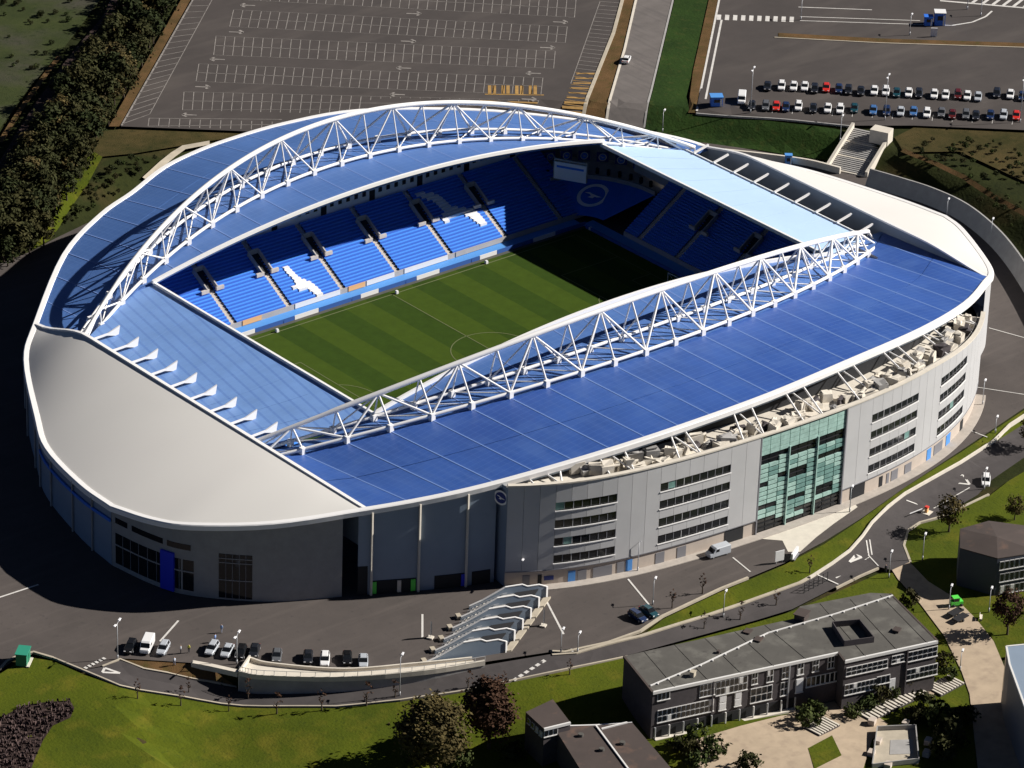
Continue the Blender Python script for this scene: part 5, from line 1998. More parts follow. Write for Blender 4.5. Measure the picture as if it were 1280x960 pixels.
# open ground floor with columns under the long front
u0, _ = wl1.hit(817, 915)
u1, _ = wl1.hit(992, 878)
f = wl1.slab(MB(), u0, u1, ZG+.3, ZG+2.3, .05, OB).build('ground_floor_recess', dark, bl)
for k in range(11):
    u = u0+(u1-u0)*k/10
    c = wl1.a+wl1.d*u+wl1.n*.5
    e = MB()
    e.tube([(c[0]-OB[0], c[1]-OB[1], 0), (c[0]-OB[0], c[1]-OB[1], 2.6)], .16, 8)
    e.build('column', wframe if k % 2 else metal, bl)
e = wl1.slab(MB(), u0, u1, ZG-.2, ZG+.25, 1.0, OB).build('ground_slab', conc, bl)
for px in (891, 985):
    u, _ = wl1.hit(px, 860)
    wl1.slab(MB(), u-.12, u+.12, ZG, ZR-.4, .25, OB).build('downpipe', metal if px > 950 else dbrick, bl)
u, _ = wl2.hit(1133, 830)
wl2.slab(MB(), u-.12, u+.12, ZG, ZR-.4, .25, OB).build('downpipe', dbrick, bl)
ud0, zd0 = wl2.hit(1112, 851)
ud1, zd1 = wl2.hit(1119, 849)
wl2.slab(MB(), ud0, ud1, zd0-2.0, zd0+.4, .15, OB).build('door', boardw, bl)

# small dark-roofed buildings at the bottom edge
def simple_block(name, px, zr, zg, m_wall, m_roof, label, fascia=None):
    P = [np.array(U(a, b, zr)) for a, b in px]
    o = empty(name, (P[0][0], P[0][1], zg))
    tag(o, label, 'building')
    O_ = np.array([P[0][0], P[0][1], zg])
    mb = MB()
    mb.prism([(p[0]-O_[0], p[1]-O_[1]) for p in P], -6.0, zr-.2-zg)
    mb.build('wall', m_wall, o)
    mb = MB()
    mb.prism([(p[0]-O_[0], p[1]-O_[1]) for p in P], zr-.15-zg, zr-zg)
    r = mb.build('roof', m_roof, o)
    n = len(P)
    for i in range(n):
        if fascia and i in fascia:
            a, b = P[i], P[(i+1) % n]
            e = MB()
            e.bar((a[0]-O_[0], a[1]-O_[1], zr-.15-zg), (b[0]-O_[0], b[1]-O_[1], zr-.15-zg), .35, .5)
            e.build('eaves_board', wframe, r)
    return o, O_, P, r
sm, OS, PS, rs = simple_block('flat_roofed_hut', ((657, 890), (680, 911), (713, 903), (691, 874)), 3.2, -2.3, dbrick, felt2, 'small brown-roofed hut beside the reddish tree', (1,))
wq = Wall(PS[1], PS[2])
wq.window(680, 913, 697, 917, sm, OS, 3, 1)
wq = Wall(PS[0], PS[1])
for k in range(4):
    wq.window(660+5*k, 897+5*k, 663+5*k, 906+5*k, sm, OS, 1, 1)
sm2, OS2, PS2, rs2 = simple_block('low_brown_roofed_building', ((692, 908), (740, 985), (860, 985), (790, 903), (745, 906.5)), 1.6, -2.3, dbrick, felt2, 'low building with a wide stained brown felt roof at the bottom edge', (3, 4))
for pa, pb in (((745, 907), (786, 962)), ((752, 911), (784, 903))):
    a, b = U(pa[0], pa[1], 1.75), U(pb[0], pb[1], 1.75)
    e = MB()
    e.bar(tuple(a-OS2), tuple(b-OS2), .3, .25)
    e.build('ridge_strip', wframe, rs2)
for px in ((726, 920), (752, 938), (778, 930)):
    a = U(px[0], px[1], 1.65)
    e = MB()
    e.tube([tuple(a-OS2), tuple(a-OS2+np.array([0, 0, .5]))], .5, 10)
    e.build('roof_light', felt, rs2)
# pavilion with hipped roof at the right edge
pv_, OP, PP, rp2 = simple_block('hip_roofed_pavilion', ((1200, 685), (1247, 698), (1300, 690), (1290, 658), (1236, 651), (1200, 661)), 5.2, -1.8, mat('shade_darkened_blue_wall', (0.05, 0.058, 0.085), .7), felt2, 'shaded blue pavilion with hipped brown roof on the right lawn')  # shade on the walls is put into their dark blue colour
apx = np.array(U(1246, 671, 6.6))-OP
mb = MB()
base = [(p[0]-OP[0], p[1]-OP[1], 5.2-OP[2]+.02) for p in PP]
for i in range(len(base)):
    mb.add([base[i], base[(i+1) % len(base)], tuple(apx)], [(0, 1, 2)])
mb.build('hipped_roof', felt2, pv_)
wq = Wall(PP[1], PP[2])
for i in range(3):
    for j in range(7):
        x0 = 1250+6.2*j
        y0 = 702+15*i-1.1*j
        wq.window(x0, y0, x0+4.6, y0+9.5, pv_, OP, 1, 1)
# glass-edged building at the right edge
ed, OE, PE, re_ = simple_block('slate_roofed_building', ((1258, 808), (1262, 830), (1300, 935), (1400, 935), (1400, 800), (1300, 804)), 9.0, -2.0, door_grey, cladd, 'building with pale blue-grey flat roof cut by the right edge', (0, 1, 5))
for k in range(4):
    a, b = PE[0]+(PE[2]-PE[0])*k/4, PE[0]+(PE[2]-PE[0])*(k+1)/4
    wq = Wall(a, b)
    wq.slab(MB(), .4, wq.L-.4, 0, 8.4, .08, OE).build('window', glass, ed)

# outdoor flights of steps by the courtyard
for pa, pb, w_, n_, lab in (((1079, 898), (1152, 864), 3.6, 17, 'long flight of pale outdoor steps beside the courtyard hedge'), ((1166, 866), (1196, 850), 3.8, 9, 'short flight of pale steps near the paved path'), ((1014, 916), (1040, 904), 3.8, 8, 'small flight of pale steps at the end of the courtyard')):
    a, b = Vector(G(*pa)), Vector(G(*pb))
    d = (b-a)
    d.z = 0
    L_ = d.length
    d.normalize()
    n2 = Vector((-d.y, d.x, 0)).normalized()
    t = empty('outdoor_steps', tuple(a))
    tag(t, lab, 'steps')
    e = MB()
    e.bar(Vector((0, 0, .1)), d*L_+Vector((0, 0, .1)), w_, .3)
    e.build('base', dbrick, t)  # dark base showing between the treads imitates shaded risers
    for i in range(n_):
        q = d*(L_*(i+.5)/n_)
        e = MB()
        e.bar(q-n2*w_/2+Vector((0, 0, .34)), q+n2*w_/2+Vector((0, 0, .34)), L_/n_*.5, .16)
        e.build('tread', conc, t)
pl_ = GP([(1150, 862), (1166, 872), (1170, 862), (1156, 856)])
tag(drape('landing', pl_, 0.14, paving), 'small beige landing between two flights of steps', 'path', kind='structure')
# sunken terrace with planters at the bottom right
tz = float(G(1120, 935)[2])
td = [U(a, b, tz) for a, b in ((1096, 915), (1144, 913), (1148, 955), (1090, 962))]
t = empty('roof_terrace', tuple(td[0]))
tag(t, 'small orange-beige terrace with planters and a grey mat', 'terrace')
Ot = np.array(td[0])
e = MB()
e.prism([(p[0]-Ot[0], p[1]-Ot[1]) for p in td], -.2, .35)
e.build('terrace_floor', kerbm, t)
mt_ = [U(a, b, tz+.4)-Ot for a, b in ((1113, 925), (1141, 924), (1142, 942), (1112, 943))]
e = MB()
e.add([tuple(p) for p in mt_], [(0, 1, 2, 3)])
e.build('grey_mat', concd, t)
for a, b in ((1090, 905), (1097, 930), (1089, 945), (1132, 908), (1160, 930), (1158, 945), (1110, 960)):
    q = U(a, b, tz)-Ot
    e = MB()
    e.box((q[0], q[1], .6), (1.6, 1.2, 1.0), .5)
    po = e.build('planter', plinth, t)
for i, (a, b) in enumerate(zip(td, td[1:]+td[:1])):
    e = MB()
    e.bar(tuple(np.array(a)-Ot+np.array([0, 0, .8])), tuple(np.array(b)-Ot+np.array([0, 0, .8])), .2, .9)
    e.build('parapet', concd, t)
gpx_ = GP([(1010, 936), (1040, 920), (1052, 945), (1018, 962)])
tag(drape('courtyard_grass', gpx_, 0.16, grass), 'small square of grass in the courtyard', 'lawn', kind='structure')
# ================================================================== CARS
def loft(secs, n_sec=None):
    mb = MB()
    n = len(secs[0])
    vs = [p for s in secs for p in s]
    fs = []
    for i in range(len(secs)-1):
        for k in range(n):
            fs.append((i*n+k, i*n+(k+1) % n, (i+1)*n+(k+1) % n, (i+1)*n+k))
    fs.append(tuple(range(n-1, -1, -1)))
    fs.append(tuple((len(secs)-1)*n+k for k in range(n)))
    mb.add(vs, fs)
    return mb
def sec(x, w, z0, z1, r=.12):
    return [(x, -w+r*.3, z0), (x, w-r*.3, z0), (x, w, z0+r), (x, w, z1-r), (x, w-r, z1), (x, -w+r, z1), (x, -w, z1-r), (x, -w, z0+r)]
def car_meshes(kind):
    if kind == 'van':
        L, top = 2.5, 2.05
        body = loft([sec(-2.5, .86, .35, 1.9), sec(-2.4, .94, .25, top), sec(.9, .94, .25, top), sec(1.25, .93, .25, 1.85), sec(1.75, .92, .25, 1.15), sec(2.35, .9, .28, .98), sec(2.5, .78, .35, .75)])
        glass_ = loft([[(1.22, -.8, 1.82), (1.22, .8, 1.82), (1.3, .82, 1.84), (1.3, -.82, 1.84)], [(1.72, -.86, 1.12), (1.72, .86, 1.12), (1.82, .84, 1.16), (1.82, -.84, 1.16)]])
        for s in (-1, 1):
            glass_.add([(.3, s*.955, 1.25), (1.15, s*.955, 1.25), (1.0, s*.955, 1.8), (.3, s*.955, 1.8)], [(0, 1, 2, 3)])
        wx = (-1.6, 1.6)
    else:
        est = kind == 'estate'
        L = 2.15
        body = loft([sec(-2.15, .72, .38, .78), sec(-2.05, .84, .26, .92), sec(-1.2, .89, .2, .96), sec(.6, .89, .2, .94), sec(1.2, .87, .2, .88), sec(1.9, .82, .24, .76), sec(2.13, .68, .34, .62)])
        rb = -1.75 if est else -1.25
        rear = -2.0 if est else -1.85
        # cabin: glass belt with a roof panel in body colour
        glass_ = loft([[(rear, -.74, .93), (rear, .74, .93), (rear+.02, .74, .94), (rear+.02, -.74, .94)],
                       [(rb, -.80, .9), (rb, .80, .9), (rb, .62, 1.40), (rb, -.62, 1.40)], [(.25, -.80, .9), (.25, .80, .9), (.25, .63, 1.42), (.25, -.63, 1.42)], [(1.05, -.78, .89), (1.05, .78, .89), (1.04, .76, .92), (1.04, -.76, .92)]])
        roof = [(rb-.1, -.60, 1.38), (rb-.1, .60, 1.38), (.32, .61, 1.40), (.32, -.61, 1.40), (rb, -.5, 1.47), (rb, .5, 1.47), (.2, .5, 1.48), (.2, -.5, 1.48)]
        body.add(roof, [(3, 2, 1, 0), (4, 5, 6, 7), (0, 1, 5, 4), (1, 2, 6, 5), (2, 3, 7, 6), (3, 0, 4, 7)])
        for s in (-1, 1):
            body.bar((-.45, s*.80, .9), (-.5, s*.63, 1.42), .09, .07)
            body.bar((rb, s*.80, .9), (rb, s*.62, 1.42), .14, .07)
        wx = (-1.35, 1.35)
    wheel = MB()
    wheel.tube([(0, -.11, 0), (0, .11, 0)], .32, 14)
    rim = MB()
    rim.tube([(0, -.125, 0), (0, .125, 0)], .2, 10)
    lamp = MB()
    lamp.box((0, 0, 0), (.12, .34, .16))
    me = dict(body=body.mesh('car_body'), windows=glass_.mesh('car_windows'), wheel=wheel.mesh('car_wheel', True), rim=rim.mesh('car_rim'), head=lamp.mesh('car_lamp'), tail=lamp.mesh('car_tail'))
    me['windows'].materials.append(glass)
    me['wheel'].materials.append(rubber)
    me['rim'].materials.append(metal)
    me['head'].materials.append(lampw)
    me['tail'].materials.append(redp)
    me['body'].materials.append(white)
    return me, L, wx
CM = {k: car_meshes(k) for k in ('hatch', 'estate', 'van')}
PAINT = {}
for nm, c, r_ in (('white', (.8, .8, .8), .3), ('silver', (.45, .48, .52), .3), ('red', (.6, .03, .02), .3), ('dark', (.016, .018, .024), .25), ('navy', (.014, .03, .09), .25), ('blue', (.06, .16, .38), .3), ('grey', (.11, .115, .125), .3), ('maroon', (.10, .012, .012), .3), ('teal', (.012, .06, .08), .25), ('black', (.01, .01, .011), .22)):
    PAINT[nm] = mat(nm+'_car_paint', c, r_, coat=.4)
def car(px, py, colour, label, kind='hatch', head=None, group=None, toward=None, name='parked_car'):
    p = G(px, py)
    me, L, wx = CM[kind]
    off = 0.09
    rz = head
    if toward is not None:
        q = G(px+toward[0], py+toward[1])
        rz = math.atan2(q[1]-p[1], q[0]-p[0])
    o = empty(name if kind != 'van' else 'parked_van', (p[0], p[1], p[2]+off), rz)
    tag(o, label, 'van' if kind == 'van' else 'car', group)
    b = link('body', me['body'], None, o)
    b.material_slots[0].link = 'OBJECT'
    b.material_slots[0].material = PAINT[colour]
    link('windows', me['windows'], None, o)
    for x in wx:
        for s in (-1, 1):
            w = link('wheel', me['wheel'], None, o)
            w.location = (x, s*.78, .32)
            r = link('rim', me['rim'], None, w)
    for s in (-1, 1):
        h = link('headlight', me['head'], None, o)
        h.location = (L-.09, s*.55, .62)
        t = link('tail_light', me['tail'], None, o)
        t.location = (-L+.03, s*.58, .78)
    return o
def Z3(lst):
    return [(850+a/2.977, b/2.977, c) for a, b, c in lst]
back_row = Z3([(325, 326, 'dark'), (377, 324, 'white'), (422, 326, 'white'), (463, 327, 'white'), (500, 335, 'dark'), (543, 331, 'red'), (590, 335, 'navy'), (626, 340, 'dark'), (672, 344, 'dark'), (722, 342, 'white'), (765, 344, 'white'), (805, 350, 'teal'), (850, 350, 'white'), (888, 353, 'dark'),
               (945, 355, 'white'), (987, 358, 'white'), (1033, 357, 'maroon'), (1068, 361, 'white'), (1108, 365, 'silver'), (1178, 352, 'dark'), (1228, 356, 'white'), (1272, 363, 'navy')])
front_row = Z3([(266, 397, 'dark'), (318, 399, 'grey'), (357, 400, 'red'), (393, 403, 'navy'), (440, 400, 'white'), (495, 408, 'dark'), (549, 408, 'white'), (595, 411, 'white'), (648, 408, 'teal'), (718, 415, 'blue'), (768, 418, 'navy'), (820, 420, 'silver'), (868, 420, 'blue'), (918, 426, 'white'),
                (972, 424, 'grey'), (1012, 431, 'maroon'), (1063, 431, 'grey'), (1100, 435, 'dark'), (1154, 433, 'navy'), (1203, 433, 'silver'), (1250, 435, 'red')])
cname = {'dark': 'dark', 'white': 'white', 'red': 'red', 'navy': 'navy blue', 'teal': 'dark green', 'maroon': 'dark red', 'silver': 'silver', 'grey': 'grey', 'blue': 'mid blue', 'black': 'black'}
for row, nm in ((back_row, 'back'), (front_row, 'front')):
    for i, (x, y, c) in enumerate(row):
        car(x, y+1.5, c, '%s car, %s from the left in the %s car park row' % (cname[c], ORD[i], nm), ('hatch', 'estate', 'hatch')[i % 3], toward=(-1.5, 14), group='cars parked in two rows in the right car park')
car(927, 127, 'white', 'white van at the left end of the front row in the right car park', 'van', toward=(-1.5, 14))
# forecourt row
for x, y, c, k, tw, lab in ((163, 812, 'black', 'estate', (-9, 18), 'black car left of the white van on the forecourt'), (184, 811, 'white', 'van', (-8, 18), 'white van parked on the forecourt by the planted verge'), (204, 814, 'silver', 'estate', (-9, 18), 'silver car right of the white van on the forecourt'),
                            (265, 814, 'silver', 'estate', (-11, 18), 'silver car standing behind the short pale wall'), (284, 817, 'silver', 'hatch', (-9, 18), 'second silver car standing behind the short pale wall'), (301, 819, 'black', 'estate', (-6, 18), 'black car by the left corner of the ramp'),
                            (318, 817, 'dark', 'hatch', (-5, 18), 'dark car behind the left end of the ramp'), (346, 823, 'grey', 'hatch', (-2, 18), 'grey car behind the ramp, left of its middle'), (385, 825, 'dark', 'hatch', (-1, 18), 'dark car behind the ramp next to a white car'),
                            (406, 828, 'white', 'estate', (-1, 18), 'white car behind the middle of the ramp'), (434, 826, 'black', 'hatch', (0, 18), 'black car behind the ramp right of the white car'), (454, 830, 'silver', 'hatch', (0, 18), 'pale blue-grey car at the right end of the row behind the ramp')):
    car(x, y, c, lab, k, toward=tw)
car(797, 774, 'navy', 'dark blue car left of a pair on the right forecourt', 'estate', toward=(14, 9))
car(811, 768, 'teal', 'dark green car right of a pair by the grass bank', 'hatch', toward=(14, 9))
car(897, 694, 'silver', 'silver pick-up standing by the stadium front', 'van', toward=(-20, 6))
car(1232, 604, 'white', 'white car parked on the road at the right lawn', 'estate', toward=(-1, 18))
car(783, 77, 'white', 'white car driving on the pale road', 'hatch', toward=(7, -14), name='moving_car')

# ================================================================== LAMP POSTS
def lamp_meshes(h, double):
    p = MB()
    p.tube([(0, 0, 0), (0, 0, h*.5), (0, 0, h)], [.11, .09, .06], 7)
    p.tube([(0, 0, 0), (0, 0, .9)], .15, 7)
    a = MB()
    hd = MB()
    for s in ((-1, 1) if double else (1,)):
        a.tube([(0, 0, h-.05), (s*.9, 0, h+.15)], .05, 6)
        hd.add([(s*.7, -.22, h+.1), (s*1.7, -.2, h+.22), (s*1.7, .2, h+.22), (s*.7, .22, h+.1), (s*.75, -.16, h+.28), (s*1.62, -.14, h+.34), (s*1.62, .14, h+.34), (s*.75, .16, h+.28)], [(0, 1, 2, 3), (4, 5, 6, 7), (0, 1, 5, 4), (1, 2, 6, 5), (2, 3, 7, 6), (3, 0, 4, 7)])
    return p.mesh('lamp_pole', True), a.mesh('lamp_arm'), hd.mesh('lamp_head')
LMC = {}
def lamp(px, py, h, label, double=False, rz=0.6):
    k = (h, double)
    if k not in LMC:
        LMC[k] = lamp_meshes(h, double)
        LMC[k][0].materials.append(metal)
        LMC[k][1].materials.append(metal)
        LMC[k][2].materials.append(lampw)
    p = G(px, py)
    o = empty('lamp_post', (p[0], p[1], p[2]+.02), rz)
    tag(o, label, 'lamp post', 'lamp posts around the stadium')
    link('pole', LMC[k][0], None, o)
    link('arm', LMC[k][1], None, o)
    link('lamp_head', LMC[k][2], None, o)
for x, y, h, lab, d in ((938, 141, 11, 'tall lamp post beside the white van in the right car park', True), (1106, 150, 11, 'tall lamp post in the middle of the right car park', True), (1275, 153, 11, 'tall lamp post at the right end of the parked cars', True), (1050, 177, 6, 'lamp post beside the outdoor staircase', False),
                        (1137, 44, 5, 'lamp post on the thin divider of the right car park', False), (828, 165, 5, 'lamp post on the green verge behind the roof', False), (1001, 25, 5, 'lamp post beside the zebra crossing', False), (1209, 12, 5, 'left of two lamp posts behind the blue booth', False), (1226, 20, 5, 'right of two lamp posts behind the blue booth', False),
                        (1183, 272, 4, 'lamp post at the kink of the cream shell roof', False), (1238, 302, 5, 'lamp post before the curved retaining wall', False), (147, 824, 7.5, 'lamp post by the black car and planted verge', True), (296, 830, 6, 'lamp post at the left corner of the ramp', True),
                        (499.6, 870, 8, 'tall thin lamp post on the road kerb before the ramp', False), (654, 732, 6, 'double lamp post at the left end of the stadium front', True), (816, 756, 5, 'lamp post beside the pair of dark cars', False), (797, 714, 6, 'lamp post by the blue door of the stadium front', False),
                        (701, 817, 4.5, 'short lamp post by the end of the kerb', False), (722, 816, 3.5, 'shortest lamp post near the give-way line', False), (904, 772, 5, 'lamp post halfway down the grass bank', False), (1062, 640, 5, 'lamp post right of the green glazed wall', False), (1111, 722, 5, 'lamp post at the top of the paved path', False),
                        (1153, 700, 5, 'lamp post on the corner of the right lawn', False), (1230, 612, 4, 'lamp post beside the white car on the right', False), (1244, 541, 3, 'lamp post behind the low wall at right', False), (1228, 506, 5, 'lamp post by the far right end of the stadium front', False), (1186, 762, 4.5, 'lamp post beside the green utility cart', False),
                        (1236, 765, 4.5, 'lamp post on the lawn left of the reddish tree', False), (1200, 838, 3.5, 'lamp post at the foot of the brick block', False)):
    lamp(x, y, h, lab, d)

# ================================================================== SMALL THINGS
def thing_at(name, px, py, label, cat, rz=0.0, dz=0.0, group=None):
    p = G(px, py)
    return tag(empty(name, (p[0], p[1], p[2]+.05+dz), rz), label, cat, group)
# green cabin
t = thing_at('green_cabin', 29, 828, 'small dark green cabin on the lawn corner at left', 'cabin', .75)
MB().box((0, 0, 1.2), (3.2, 2.0, 2.3)).build('wall', green_p, t)
MB().prism([(-1.75, -1.15), (1.75, -1.15), (1.75, 1.15), (-1.75, 1.15)], 2.36, 2.55).build('roof', mat('pale_green_paint', (.03, .26, .17), .5), t)
MB().box((.4, -1.02, 1.1), (.9, .08, 1.9)).build('door', green_p, t)
MB().box((0, -1.2, .08), (3.4, .6, .16)).build('step', conc, t)
# feather flags
for px, py, lab in ((538, 798, 'black feather flag left of the entrance stairs'), (679, 783, 'black feather flag right of the entrance stairs')):
    t = thing_at('feather_flag', px, py, lab, 'flag', .5)
    MB().box((0, 0, .15), (1.1, 1.1, .3)).build('base', conc, t)
    MB().tube([(0, 0, .3), (0, 0, 3.5)], .04, 6).build('pole', metal, t)
    MB().add([(.02, -.03, .6), (.6, -.03, .7), (.62, -.03, 2.9), (.3, -.03, 3.45), (.02, -.03, 3.5), (.02, .03, .6), (.6, .03, .7), (.62, .03, 2.9), (.3, .03, 3.45), (.02, .03, 3.5)], [(0, 1, 2, 3, 4), (9, 8, 7, 6, 5), (0, 5, 6, 1), (1, 6, 7, 2), (2, 7, 8, 3), (3, 8, 9, 4), (4, 9, 5, 0)]).build('cloth', black, t)
# blue booth, cabin and kiosk
def booth(px, py, size, m, mroof, label, rz, name='kiosk'):
    t = thing_at(name, px, py, label, 'kiosk', rz)
    w, d, h = size
    MB().box((0, 0, h/2), (w, d, h)).build('wall', m, t)
    MB().prism([(-w/2-.15, -d/2-.15), (w/2+.15, -d/2-.15), (w/2+.15, d/2+.15), (-w/2-.15, d/2+.15)], h+.01, h+.22).build('roof', mroof, t)
    MB().box((0, -d/2-.02, h*.62), (w*.5, .08, h*.35)).build('window', glass, t)
    MB().box((w*.36, -d/2-.02, h*.45), (w*.18, .08, h*.85)).build('door', boardw, t)
    return t
booth(1174, 30, (2.6, 2.6, 3.2), bluew, boardw, 'blue booth with white roof at the exit of the right car park', -.7)
booth(1160, 31, (2.0, 1.8, 2.2), bluew, bluew, 'lower blue booth left of the white-roofed booth', -.7)
booth(895, 131, (2.8, 2.4, 2.2), bluew, blueb, 'blue cabin in the left corner of the right car park', -.6)
booth(985, 206, (1.5, 1.2, 2.4), blueb, blueb, 'bright blue kiosk behind the cream shell roof', -.7)
t = thing_at('notice_board', 1167, 46, 'white upright panel on the divider of the right car park', 'sign', .86)
MB().box((0, 0, 1.2), (.25, 1.6, 2.2)).build('panel', boardw, t)
MB().box((0, 0, .1), (.5, .9, .2)).build('foot', concd, t)
t = thing_at('notice_board', 974, 704, 'white panel standing before the paved apron', 'sign', -.2)
MB().box((0, 0, 1.6), (2.0, .15, 2.2)).build('panel', boardw, t)
for s in (-1, 1):
    MB().box((s*.7, 0, .3), (.12, .12, .6)).build('leg', metal, t)
t = thing_at('advertising_trailer', 993, 697, 'low white trailer panel behind the notice board', 'sign', .5)
MB().box((0, 0, 1.0), (3.6, .4, 1.2)).build('panel', boardw, t)
MB().box((0, 0, .2), (3.0, 1.0, .3)).build('chassis', door_grey, t)
# gate across the road
t = thing_at('metal_gate', 1018, 738, 'dark metal mesh gate across the access road', 'gate', 0)
ga, gb = Vector(G(1005, 742)), Vector(G(1034, 727))
O_ = t.location
for k in range(6):
    q = ga.lerp(gb, k/5)-O_
    MB().bar(q, q+Vector((0, 0, 2.2)), .1, .1, up=(0, 1, 0)).build('post', black, t)
for z in (.3, 1.2, 2.1):
    MB().bar(ga-O_+Vector((0, 0, z)), gb-O_+Vector((0, 0, z)), .06, .06).build('rail', black, t)
# lifting barrier
t = thing_at('lifting_barrier', 1158, 641, 'small barrier machine with red top and white arm', 'barrier', .3)
MB().box((0, 0, .55), (.7, .6, 1.1)).build('cabinet', boardo, t)
MB().box((0, 0, 1.25), (.8, .7, .3)).build('cap', redp, t)
MB().bar((0, .4, 1.0), (-4.2, 1.6, 1.1), .12, .12).build('arm', boardw, t)
MB().prism([(-1.0, -1.0), (1.0, -1.0), (1.0, .8), (-1.0, .8)], -.1, .14).build('island', conc, t)
# green utility cart with trailers
t = thing_at('utility_cart', 1195, 757, 'lime green utility cart on the paved path', 'cart', -.4)
MB().box((0, 0, .75), (2.4, 1.3, .7)).build('body', lime, t)
MB().box((-.2, 0, 1.45), (1.2, 1.2, .7)).build('windows', glass, t)
MB().box((-.2, 0, 1.86), (1.35, 1.35, .12)).build('roof', lime, t)
wm = CM['hatch'][0]['wheel']
for x in (-.8, .8):
    for s in (-1, 1):
        w = link('wheel', wm, None, t)
        w.location = (x, s*.65, .32)
for px, py, lab in ((1194, 769, 'dark flat trailer nearest the green cart'), (1200, 776, 'dark flat trailer furthest from the green cart')):
    t = thing_at('flat_trailer', px, py, lab, 'trailer', .1)
    MB().box((0, 0, .75), (3.4, 1.5, .25)).build('bed', black, t)
    MB().bar((1.7, 0, .6), (2.6, 0, .5), .1, .1).build('drawbar', door_grey, t)
    for s in (-1, 1):
        w = link('wheel', wm, None, t)
        w.location = (0, s*.7, .32)
t = thing_at('bench', 1226, 774, 'pale bench on the lawn edge by the paved path', 'bench', .7)
MB().box((0, 0, .45), (1.8, .5, .1)).build('seat', conc, t)
MB().box((0, .25, .75), (1.8, .08, .4)).build('backrest', conc, t)
for s in (-1, 1):
    MB().box((s*.7, 0, .2), (.12, .45, .4)).build('leg', concd, t)

# people: one continuous skinned body each
def person(px, py, top, legs, label, rz=0.0, stride=.18):
    p = G(px, py)
    o = empty('person', (p[0], p[1], p[2]+.06), rz)
    tag(o, label, 'person')
    J = [(0, 0, .98, .15), (0, 0, 1.22, .16), (0, 0, 1.42, .15), (0, 0, 1.54, .065), (0, .01, 1.62, .10), (0, .02, 1.74, .085),
         (-.17, 0, 1.42, .075), (-.24, .03, 1.15, .055), (-.22, .10, .92, .045), (-.22, .12, .82, .045), (.17, 0, 1.42, .075), (.25, -.03, 1.15, .055), (.24, .02, .92, .045), (.24, .05, .82, .045),
         (-.10, 0, .90, .10), (-.11, stride*.7, .50, .075), (-.11, stride, .10, .055), (-.11, stride+.16, .04, .045), (.10, 0, .90, .10), (.11, -stride*.3, .50, .075), (.11, -stride, .10, .055), (.11, -stride+.16, .04, .045)]
    Ed = [(0, 1), (1, 2), (2, 3), (3, 4), (4, 5), (2, 6), (6, 7), (7, 8), (8, 9), (2, 10), (10, 11), (11, 12), (12, 13), (0, 14), (14, 15), (15, 16), (16, 17), (0, 18), (18, 19), (19, 20), (20, 21)]
    me = bpy.data.meshes.new('person_body')
    me.from_pydata([j[:3] for j in J], Ed, [])
    b = bpy.data.objects.new('body', me)
    COL.objects.link(b)
    b.parent = o
    sk = b.modifiers.new('skin', 'SKIN')
    for i, v in enumerate(me.skin_vertices[0].data):
        v.radius = (J[i][3], J[i][3])
        v.use_root = (i == 0)
    sk.use_smooth_shade = True
    ss = b.modifiers.new('sub', 'SUBSURF')
    ss.levels = ss.render_levels = 1
    m = bpy.data.materials.new('clothes')
    m.use_nodes = True
    nt = m.node_tree
    tc = nt.nodes.new('ShaderNodeTexCoord')
    sx = nt.nodes.new('ShaderNodeSeparateXYZ')
    nt.links.new(tc.outputs['Object'], sx.inputs[0])
    rp = nt.nodes.new('ShaderNodeValToRGB')
    rp.color_ramp.interpolation = 'CONSTANT'
    els = rp.color_ramp.elements
    els[0].color = (.01, .01, .012, 1)
    els[1].position = .05
    els[1].color = (*legs, 1)
    e = els.new(.5)
    e.color = (*top, 1)
    e = els.new(.77)
    e.color = (.5, .3, .22, 1)
    e = els.new(.865)
    e.color = (.05, .03, .02, 1)
    mr = nt.nodes.new('ShaderNodeMath')
    mr.operation = 'DIVIDE'
    mr.inputs[1].default_value = 2.0
    nt.links.new(sx.outputs['Z'], mr.inputs[0])
    nt.links.new(mr.outputs[0], rp.inputs['Fac'])
    nt.links.new(rp.outputs['Color'], nt.nodes['Principled BSDF'].inputs['Base Color'])
    me.materials.append(m)
    return o
person(277, 791, (.35, .5, .75), (.3, .32, .4), 'person in pale blue walking alone on the forecourt', 2.2)
person(269, 803, (.3, .45, .8), (.15, .2, .4), 'person in blue standing behind the silver car', .5, .05)
person(226, 817, (.7, .72, .75), (.02, .02, .03), 'person in a white top between the parked cars', 1.0, .05)
person(236, 816, (.7, .65, .1), (.02, .02, .03), 'person in a yellow vest between the parked cars', -1.0, .05)
person(218, 832, (.6, .65, .75), (.2, .22, .3), 'person in a pale top on the planted verge', 0, .1)
person(1107, 716, (.03, .03, .05), (.03, .03, .04), 'person in dark clothes at the top of the paved path', -.6)
